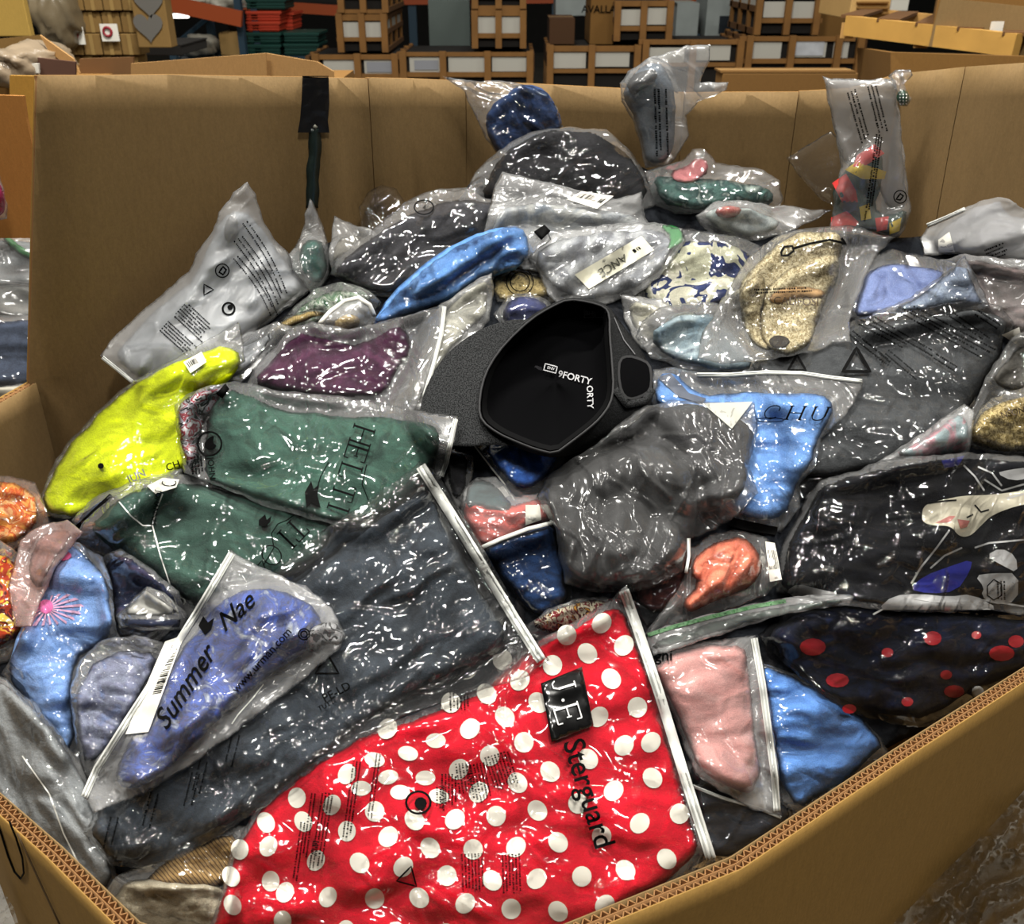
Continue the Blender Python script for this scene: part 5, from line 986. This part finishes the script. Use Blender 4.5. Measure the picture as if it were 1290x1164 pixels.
# --- the black cap: upturned, brim to the left, opening towards the lens
def capbuild():
    global B
    root = empty('baseball_cap', 'upturned black baseball cap with grey flecked brim, lying unbagged at centre', 'cap')
    mel = C(['020202', '38393a', '050505', '222324'], 60, dist=0); melD = C(['060607', '1e1f20', '0a0a0b', '121313'], 55, dist=0); dark = plain('cap_lining', '040405', .9, spec=.03); trim = plain('cap_binding', '18181a', .7)
    op = resample(smooth([(603,514),(607,484),(617,459),(637,432),(669,402),(694,387),(716,377),(743,381),(762,387),(768,397),(768,422),(771,455),(773,489),(769,509),(757,526),(743,539),(718,558),(699,572),(674,566),(649,556),(627,546),(607,531)], 1), 6)
    n = len(op)
    ext = resample(smooth([(600,516),(604,484),(614,457),(634,429),(666,399),(692,384),(716,374),(745,377),(766,384),(785,410),(808,440),(822,468),(824,508),(800,530),(765,552),(735,568),(702,578),(672,572),(646,562),(622,551),(603,535)], 1), 6)
    # match by angle round a centre
    cc = np.array([700, 480.]); ang = lambda p: np.arctan2(p[:, 1]-cc[1], p[:, 0]-cc[0])
    a = ang(op); e = resample(ext, 1.5); ea = ang(e); ex = np.array([e[np.argmin(np.abs(np.angle(np.exp(1j*(ea-t)))))] for t in a])
    L0 = float(np.percentile(samp(B, op[:, 0], op[:, 1]), 85)); 
    hr = lambda p: L0+.055+.012*np.clip((p[:, 0]-640)/150, 0, 1)+.004*np.sin(ang(p)*3)
    def ring(p, h): return W(p[:, 0], p[:, 1], D0(p[:, 0], p[:, 1])-h)
    rim = hr(op)
    rows = [ring(op, rim)]
    for t, dz in ((.25,.012),(.6,.028),(1,.045)): q = op*(1-t)+ex*t; rows.append(ring(q, rim-dz))
    q = cc+(ex-cc)*.8; rows.append(ring(q, rim*0+L0-.0))
    def grid(rows, flip=False):
        V = np.concatenate(rows); F = []
        for r in range(len(rows)-1):
            for i in range(n):
                a_, b_ = r*n+i, r*n+(i+1) % n; f = (a_, b_, b_+n, a_+n); F.append(f if not flip else f[::-1])
        return V, F
    V, F = grid(rows, True); uv = np.concatenate([op, op*.75+ex*.25, op*.4+ex*.6, ex, q])/100; mesh_obj('crown', V, F, melD, root, uv)
    ins = [ring(op, rim-.0005)]
    for s, dz in ((.97,.012),(.93,.028),(.84,.05),(.68,.066),(.45,.074),(.2,.0765),(.1,.0765)): q = cc+(op-cc)*s; ins.append(ring(q, rim-dz))
    V, F = grid(ins); V = np.concatenate([V, ins[-1].mean(0)[None]]); m_ = len(V)-1; r0 = (len(ins)-1)*n
    F += [(r0+i, r0+(i+1) % n, m_) for i in range(n)]; mesh_obj('lining', V, F, dark, root)
    V = ring(op, rim+.001); tube('rim_binding', V, .0016, trim, root, closed=True)
    # sweatband and printed seam tape inside
    q1 = cc+(op-cc)*.965; q2 = cc+(op-cc)*.90; V, F = grid([ring(q1, rim-.006), ring(q2, rim-.030)]); mesh_obj('sweatband', V, F, plain('sweatband', '060607', .8, spec=.08), root)
    # brim
    br = smooth([(605,512),(608,484),(618,458),(640,430),(672,404),(660,402),(640,403),(610,412),(585,427),(562,446),(545,470),(532,500),(528,524),(538,548),(556,560),(585,563),(620,560),(652,562),(640,553),(618,542),(606,530)], 1)
    v, f = fill(br, 6); x, y = v.T; d = edist(br, x, y); t = np.clip((640-x)/110, 0, 1)
    h = hr(v)-.012-.006*t+.014*np.sin(np.clip((y-400)/165, 0, 1)*math.pi)*t*1.2; nb = len(v)
    Vb = np.concatenate([W(x, y, D0(x, y)-h), W(x, y, D0(x, y)-h+.004)]); 
    from collections import Counter
    ed = Counter(); dr = {}
    for tt in f:
        for a_, b_ in ((tt[0], tt[1]), (tt[1], tt[2]), (tt[2], tt[0])): ed[frozenset((a_, b_))] += 1; dr[frozenset((a_, b_))] = (a_, b_)
    F = [tuple(q) for q in f]+[tuple(nb+i for i in q[::-1]) for q in f]+[(dr[e_][1], dr[e_][0], nb+dr[e_][0], nb+dr[e_][1]) for e_, c_ in ed.items() if c_ == 1]
    o = mesh_obj('brim', Vb, F, mel, root, np.concatenate([v, v])/100); o['label'] = 'grey flecked wool brim'
    # adjuster arch at the back: dark half-moon opening with its strap
    hole = smooth([(781,452),(792,448),(806,452),(818,458),(821,475),(819,492),(806,500),(792,503),(783,494),(779,472)], 1)
    Pk = Pkg(); Pk.root = root; Pk.base = D0
    def ct(x, y):
        pts = np.stack([x, y], -1); out_ = np.full(np.shape(x), L0+.0)
        ax = np.arctan2(y-cc[1], x-cc[0]); rr = np.hypot(x-cc[0], y-cc[1]); ro = np.interp(ax, *(lambda k: (a[k], np.hypot(*(op[k]-cc).T)))(np.argsort(a)), period=2*math.pi); re = np.interp(ax, *(lambda k: (a[k], np.hypot(*(ex[k]-cc).T)))(np.argsort(a)), period=2*math.pi)
        t = np.clip((rr-ro)/np.maximum(re-ro, 1), 0, 1); hh = L0+.055+.012*np.clip((x-640)/150, 0, 1)+.004*np.sin(ax*3)
        inn = rr < ro; s = rr/np.maximum(ro, 1)
        return np.where(inn, hh-np.interp(s, [0,.2,.45,.68,.84,.93,.97,1], [.077,.076,.074,.066,.05,.028,.012,0]), hh-np.interp(t, [0,.25,.6,1], [0,.012,.028,.045]))
    Pk.top = ct; Pk.ctop = ct
    patch(Pk, hole, dark, 'strap_opening', off=.002, st=6); stroke(Pk, [hole], 3, name='opening_binding', mat=trim, off=.003, closed=True)
    stamp(Pk, 'adjuster_strap', *strip_geo([(775,490),(790,510),(812,505),(823,490)], 9), mel, off=.004, th=.002)
    stamp(Pk, 'seam_stitching', *strip_geo([(774,400),(786,428),(800,446)], 1.2), plain('stitch', '5a5a5c', .7), off=.002)
    G_ = plain('grey_thread', '9a9a9c', .6)
    text(Pk, '9FORTY', 724, 476, 14, 12, G_, off=.007); text(Pk, 'ORTY', 743, 500, 88, 11, G_, off=.007); stroke(Pk, [[(687,458),(702,462),(700,470),(685,466)]], 1.2, mat=G_, off=.007)
    text(Pk, 'ENV', 694, 464, 14, 5, G_, off=.007); stroke(Pk, [[(736,390),(748,390),(748,400),(736,400)], [(750,389),(762,390),(763,400),(750,400)]], .8, mat=plain('dim_thread', '4c4c4e', .7), off=.006, closed=True)
    text(Pk, 'BH', 742, 395, 4, 8, plain('dim_thread', '4c4c4e', .7), off=.006)
    # raise the running height so that what lies over the cap clears it
    gx, gy = np.meshgrid(GX0+GS*np.arange(GW), GY0+GS*np.arange(GH)); me_ = inside(ext, gx, gy) & (gx > 640); mb = inside(br, gx, gy)
    B = np.where(me_, np.maximum(B, np.maximum(ct(gx, gy), L0+.02)), B); B = np.where(mb, np.maximum(B, L0+.065), B)
capbuild()

P = package('cap_bag', 'dark grey cap crumpled inside a cloudy clear bag', 'bag',
  [(676,625),(690,598),(715,582),(750,560),(785,530),(810,512),(850,504),(900,506),(950,506),(955,540),(945,590),(955,620),(930,650),(905,665),(870,680),(860,720),(830,738),(790,748),(740,745),(712,735),(704,700),(700,665),(685,645)],
  [content([(785,545),(820,515),(870,508),(920,520),(950,540),(944,590),(935,625),(880,650),(820,620)], C(['2b2b2d', '343436', '202022'], 3), T=.035, w=30, name='cap_brim'),
   content([(684,625),(700,600),(745,578),(790,560),(835,560),(870,590),(880,640),(862,700),(830,728),(775,738),(725,732),(708,705),(702,660)], C(['2b2b2c', '232324', '333334'], 2.5), T=.085, w=60, name='cap_crown', fold=.015, fs=34, fa=75, an=3)], fm='dull', wr=.014, ws=34, wa=75, wan=3.5, puff=.004)
stamp(P, 'zip_strip', *strip_geo([(864,722),(868,700),(868,678)], 4), ZIPW, th=.002)
patch(P, [(885,508),(948,506),(922,540)], plain('pale_corner', 'a5a59c', .5), 'folded_corner')

P = package('folded_garment_bag', 'upper dark green garment in printed clear zip bag', 'clothes',
  [(220,510),(240,494),(262,486),(300,480),(350,492),(420,498),(480,508),(530,518),(577,524),(574,548),(566,580),(560,600),(530,628),(490,660),(450,672),(420,662),(340,640),(250,602),(232,595),(225,560)],
  [content([(222,512),(245,496),(285,484),(292,500),(262,520),(252,560),(250,598),(236,592),(226,555)], C(['b8b6b8', '1a1a1c', 'a09ca4', '8c3a44', 'c0bec0', '151517'], 6, sharp=1), T=.03, w=16, name='patterned_sleeve'),
   content([(258,560),(262,520),(285,488),(315,500),(360,518),(430,524),(500,528),(530,532),(555,540),(552,570),(536,610),(500,640),(450,662),(400,650),(330,630),(258,602)], C(['2f4c42', '38584c', '284038'], 3), T=.05, w=44, fold=.006)], fm='clear', wr=.009, ws=30, wa=-30, wan=3)
zipper(P, [(574,528),(568,556),(562,584),(556,600)], 6)
serif(P, 'HELTI', 456, 549, 108, 27, 25, off=.003); text(P, 'JOHN', 266, 590, 84, 11); lines(P, 254, 574, 84, 22, 4, 4, 2.4, seed=8)
stroke(P, [circ(264, 559, 15)], 2.2); patch(P, smooth([(256,562),(262,552),(270,548),(268,558),(274,562),(264,568)], 1), INK, 'printed_mark', st=4)
patch(P, [(384,620),(392,606),(395,616),(402,610),(400,624),(404,640),(392,634),(386,640)], INK, 'printed_leaf', st=5); patch(P, [(272,496),(284,483),(289,490),(280,502)], INK, 'black_clip', th=.004)
stroke(P, [[(414,582),(404,600),(398,620)], [(462,585),(456,610),(464,630)]], 1.3, name='printed_vine', closed=False)

# --- left edge
P = package('bagged_garment', 'orange and yellow flowered garment, upper of two at the left edge', 'clothes', [(-40,605),(10,598),(45,608),(55,635),(62,660),(40,690),(-40,700)], [content([(-40,612),(10,606),(42,618),(50,650),(30,680),(-40,690)], C(['c98a3c', 'e0b060', 'b8522c', 'd9c08c', 'e08a30'], 6), T=.03)], fm='crisp', wr=.008, ws=16, tint='fff0e8')
P = package('bagged_garment', 'red and orange flowered garment, lower of two at the left edge', 'clothes', [(-40,690),(0,680),(30,700),(48,740),(40,790),(20,830),(-40,850)], [content([(-40,700),(0,695),(26,715),(36,750),(24,800),(-40,840)], C(['7a2418', 'd9a030', 'b83c1c', '5a1a14', 'e0b848'], 5, sharp=1), T=.03)], fm='crisp', wr=.008, ws=18)
P = package('bagged_garment', 'small navy floral garment under the lower green bag', 'clothes', [(130,700),(150,690),(190,715),(225,745),(235,775),(200,810),(150,800),(135,760)], [content([(134,705),(160,700),(215,745),(225,775),(190,800),(145,790)], C(['1b2138', '272f4c', '4a3f52'], 6), T=.02)], fm='crisp', wr=.008, ws=16)
P = package('folded_garment_bag', 'pale grey folded card packet under the lower green bag', 'bag', [(146,776),(166,756),(184,738),(210,748),(238,775),(232,792),(190,794),(150,790)], [content([(152,774),(184,744),(226,772),(200,776)], plain('card_grey', 'a9a8a2', .6), T=.01, w=8, sm=0), content([(152,780),(228,780),(226,790),(160,790)], C('1f2740'), T=.006, w=6, name='navy_band', sm=0)], fm='clear', wr=.003)
P = package('bagged_garment', 'light blue garment embroidered with a pink flower, left', 'clothes',
  [(2,848),(18,820),(30,790),(52,745),(62,700),(80,678),(100,684),(130,702),(142,740),(146,790),(160,830),(165,880),(130,960),(105,985),(60,940),(20,890)],
  [content([(10,850),(20,800),(45,765),(60,715),(78,682),(98,690),(128,720),(140,760),(142,795),(120,815),(95,830),(90,870),(95,930),(80,955),(40,900)], C(['6f93cc', '7d9ed4', '6384bd'], 3), T=.045, w=40, fold=.008)], fm='crisp', wr=.008, ws=20)
PT = plain('petal_pink', 'c79ab8', .7)
stamp(P, 'embroidered_petal', *join([fill(np.array([(60+6*math.cos(t), 765+6*math.sin(t)), (60+l*math.cos(t-.06), 765+l*.75*math.sin(t-.06)), (60+l*1.1*math.cos(t+.05), 765+l*.8*math.sin(t+.05)), (60+6*math.cos(t+.25), 765+6*math.sin(t+.25))]), 5) for t, l in zip(np.linspace(-1.3, 3.9, 18), [20, 26, 33, 38, 42, 40, 37, 34, 30, 28, 30, 34, 28, 30, 26, 22, 18, 14])]), PT, on='cloth', off=.0008)
patch(P, circ(58, 764, 9, 12), plain('flower_heart', 'c75a96', .7), 'flower_heart', on='cloth', off=.0014); patch(P, smooth([(68,700),(82,692),(92,700),(84,706),(70,706)], 1), plain('flower_heart', 'c75a96', .7), 'flower_heart', on='cloth', off=.001)
P = package('empty_bag', 'pinkish crumpled film between flowered and blue garments', 'bag', [(20,700),(25,680),(55,660),(85,655),(105,670),(90,690),(70,715),(55,750),(40,790),(18,790),(10,740)], [content([(40,690),(62,668),(92,668),(80,690),(60,720),(48,745),(36,725)], C(['9c8c88', '8a7c7a'], 4), T=.02)], fm='semi', wr=.01, ws=20, tint='ffe6e2')
P = package('bagged_garment', 'blue and violet garment blurred by crinkled film, left of the zip bag', 'clothes',
  [(88,870),(100,830),(130,805),(170,800),(205,808),(222,830),(200,870),(170,920),(140,965),(110,985),(95,940)], [content([(96,872),(120,832),(160,818),(200,825),(175,880),(140,940),(108,965),(98,920)], C(['6f7fa6', '7c7f96', '8a90a4', '5d5f80'], 4), T=.025)], fm='crisp', wr=.011, ws=22)
P = package('folded_garment_bag', 'plain grey zip bag against the bottom left rim', 'bag',
  [(-60,830),(0,850),(20,868),(45,885),(75,925),(100,960),(118,1000),(140,1060),(150,1120),(120,1150),(70,1110),(20,1060),(-60,1000)],
  [content([(-60,840),(0,860),(40,890),(80,940),(108,990),(132,1050),(142,1112),(112,1130),(60,1085),(0,1030),(-60,990)], C(['84888a', '929698', '74787a'], 3), T=.035, w=30, fa=55, fold=.006)], fm='clear', wr=.010, ws=34, wa=55)
stamp(P, 'welded_seam', *strip_geo([(28,952),(62,1000),(80,1050),(105,1100),(128,1135)], 1.8), ZIPW)
P = package('folded_garment_bag', 'beige woven garment in cloudy bag at the bottom left', 'bag',
  [(128,1130),(145,1105),(165,1095),(200,1085),(250,1060),(300,1040),(330,1040),(320,1110),(290,1175),(170,1185),(135,1160)],
  [content([(180,1110),(215,1080),(270,1055),(300,1050),(300,1090),(280,1120),(220,1130)], C(['8a6a3a', 'a98c5c', '5f4626'], 7, 'wave', stretch=(1, 1), rot=40), T=.02, w=18, name='woven_garment'), content([(140,1140),(160,1106),(200,1110),(285,1118),(280,1172),(180,1180)], C(['b5ab94', 'a69c86', 'c2b8a2'], 3), T=.03, w=20, name='cream_garment')], fm='clear', wr=.009, ws=22, wa=-20)

# --- the red dotted packet
P = package('folded_garment_bag', 'red polka dot garment in a clear zip bag printed Sterguard, front', 'clothes',
  [(262,1176),(280,1120),(292,1070),(320,1020),(380,960),(450,925),(520,900),(600,870),(660,815),(720,785),(768,756),(790,738),(806,785),(835,870),(866,970),(902,1085),(850,1120),(780,1160),(740,1190),(268,1190)],
  [content([(266,1176),(284,1122),(296,1075),(324,1026),(384,966),(452,932),(524,906),(604,876),(664,822),(720,795),(765,766),(785,768),(800,805),(822,870),(850,960),(880,1070),(845,1108),(775,1150),(735,1186),(272,1186)], C(['c4001e', 'cc0522', 'ba001b'], 2), T=.035, w=30, fold=.003, fs=60, sm=1, lo=.002, st=6)], fm='taut', wr=.006, ws=60, wa=32, wan=5, st=3, cd=.6)
DOTS = [(758,785),(714,800),(740,823),(786,813),(696,838),(770,855),(655,857),(633,831),(613,874),(589,843),(568,885),(678,885),(754,903),(803,891),(636,903),(592,918),(549,933),(514,949),(488,918),(660,935),(741,956),(786,939),(617,952),(693,972),(578,969),(536,980),(472,957),(489,979),(455,993),(822,980),(773,996),(728,1012),(652,986),(603,998),(504,998),(553,1003),(418,1014),(472,1022),(522,1033),(573,1032),(625,1028),(677,1021),(806,1037),(758,1053),(703,1061),(650,1067),(596,1070),(542,1068),(489,1054),(437,1047),(453,1087),(508,1092),(563,1103),(620,1109),(676,1107),(733,1104),(788,1096),(413,1130),(472,1132),(528,1131),(586,1138),(644,1145),(703,1148),(762,1140),(374,1005),(335,1036),(338,1066),(302,1070),(291,1104),(359,1124),(341,1110),(293,1140),(398,1084),(356,1160),(382,1035),(437,975),(856,1025),(840,1082),(820,935),(436,1172),(500,1174),(560,1176),(620,1180)]
gs = []
for i, (x, y) in enumerate(DOTS):
    rx = 12.3 if x > 450 else 11.2; sq = 1.0 if not (455 <= x <= 560 and 925 < y < 1010) else .72
    gs.append(fill(np.array([(x+rx*math.cos(t)*(1 if sq == 1 else 1.02)+2*math.sin(t)*(i % 3-1), y+13.0*sq*math.sin(t)) for t in np.linspace(0, 2*math.pi, 19)[:-1]]), 6))
stamp(P, 'polka_dot', *join(gs), plain('dot_white', 'ddd9cc', .7), on='cloth', off=.0007)
zipper(P, [(786,744),(802,788),(830,872),(860,970),(896,1082)], 13)
lb = patch(P, [(681,861),(733,840),(748,914),(695,935)], plain('black_label', '060606', .25, coat=1), 'black_label', off=.0035, th=.001)
serif(P, 'J', 711, 864, 73, 27, 10, mat=WHITE_INK, off=.0058, parent=lb); text(P, '.', 716, 880, 73, 28, WHITE_INK, off=.0058, parent=lb); serif(P, 'E', 716, 901, 73, 31, 10, mat=WHITE_INK, off=.0058, parent=lb)
text(P, 'Sterguard', 741, 1000, 73, 39, INK, off=.0045, sx=.93, sub=6)
for i, (x, y, a, l, r) in enumerate(((385,1035,98,85,2),(398,1000,98,92,2),(420,1000,99,95,4),(455,960,98,100,3),(480,950,98,95,2),(400,1060,98,36,2),(592,960,82,40,5),(610,960,78,50,6),(575,975,90,45,5),(640,945,72,46,8),(608,1075,88,50,7),(655,1075,88,52,6),(560,990,90,30,3))): lines(P, x, y, a, l, r, 4.2, 2.5, seed=i+40)
lines(P, 590, 870, 88, 24, 6, 4.4, 2.4, seed=70, off=.0008)
stroke(P, [circ(527, 1011, 14, rx=1.1)], 3); patch(P, circ(530, 1012, 8, 10), INK, 'printed_mark'); recyc(P, 514, 1106, 15, -75, 2.2)
stroke(P, [[(589,893),(606,915),(640,940),(685,972),(700,982)], [(634,872),(636,900),(660,925),(690,942),(715,958),(775,970),(785,966)]], 1.3, name='film_crease', mat=film('crisp'), closed=False)

# --- the big slate bag over it, then the swimwear bag on top
P = package('folded_garment_bag', 'long slate garment in a big clear bag with wide white zip', 'bag',
  [(105,1050),(130,1000),(160,965),(230,880),(300,780),(345,720),(400,672),(450,640),(500,605),(528,582),(548,592),(585,650),(620,710),(655,775),(692,832),(660,855),(610,868),(560,885),(510,902),(450,935),(400,965),(340,1012),(280,1050),(230,1080),(180,1094),(140,1090)],
  [content([(112,1050),(150,985),(220,900),(300,800),(360,745),(430,690),(500,640),(540,616),(570,680),(606,745),(640,800),(620,822),(560,850),(500,880),(440,920),(370,975),(300,1026),(230,1064),(170,1082),(138,1080)], C(['2c3239', '343b43', '23282e'], 2.5, stretch=(1, 1)), T=.032, w=40, fold=.007, fs=30, fa=-38, an=6, lo=.002, st=7)], fm='clear', wr=.010, ws=34, wa=-48, wan=4.5, st=3, margin_haze=False)
zipper(P, [(530,587),(552,622),(585,675),(618,730),(652,785),(682,832)], 13)
for i, (x, y) in enumerate(((303,925),(252,975),(262,960),(200,1000),(150,1030))): lines(P, x, y, 104, 46, 2, 9, 2.4, seed=i+80)
recyc(P, 412, 840, 17, 30, 2.6); text(P, 'PE-LD', 424, 872, -28, 15); text(P, 'TUTTI', 412, 888, -28, 9)
stroke(P, [[(560,700),(530,735),(500,760)]], 2, name='film_crease', mat=film('crisp'), closed=False)
P = package('swimwear_bag', 'royal blue patterned swimwear in a zip bag printed Summer, barcode sticker', 'bag',
  [(103,1000),(120,960),(165,895),(215,820),(255,750),(290,693),(312,706),(345,722),(385,738),(418,765),(436,800),(430,815),(390,850),(345,885),(300,920),(240,965),(180,1000),(118,1024)],
  [content([(145,980),(150,955),(185,905),(205,855),(235,810),(262,775),(290,748),(330,740),(370,748),(402,770),(408,795),(385,822),(340,850),(300,882),(262,920),(215,965),(180,990),(155,996)], C(['10205c', '1c3f98', '16307c', '2450b4', '1a3a90', '8894b4', 'bcc2c8'], 2.6, dist=2.0), T=.055, w=44, fold=.014, fs=26, fa=-50, an=3),
   content([(385,800),(398,786),(420,782),(434,798),(430,812),(410,812),(392,822)], C(['121214', 'b9b9bb', '17171a'], 10, sharp=1), T=.012, w=10, name='patterned_trim')], fm='semi', wr=.008, ws=26, wa=-50, wan=3.5)
zipper(P, [(292,697),(250,768),(208,835),(160,908),(122,968),(106,1004)], 9)
barcode(P, [(232,800),(187,922),(158,925),(208,808)], frac=(.08,.6), n=30, band=(.1,.5), off=.003)
text(P, 'Summer', 232, 868, -57, 34, shear=.45, off=.0045, sub=6); text(P, 'Nae', 296, 772, -42, 32, shear=.45, off=.0045, sub=6); text(P, 'www.urman.com', 330, 832, -48, 15, off=.003)
patch(P, [(250,788),(256,776),(262,784),(270,778),(266,792),(258,800)], INK, 'printed_mark', st=4, off=.003); stroke(P, [circ(383, 799, 7), circ(383, 799, 4)], 1.6, off=.003)
stroke(P, [[(332,862),(318,880),(300,900),(292,912)]], 1.6, name='welded_seam', mat=ZIPW, closed=False)
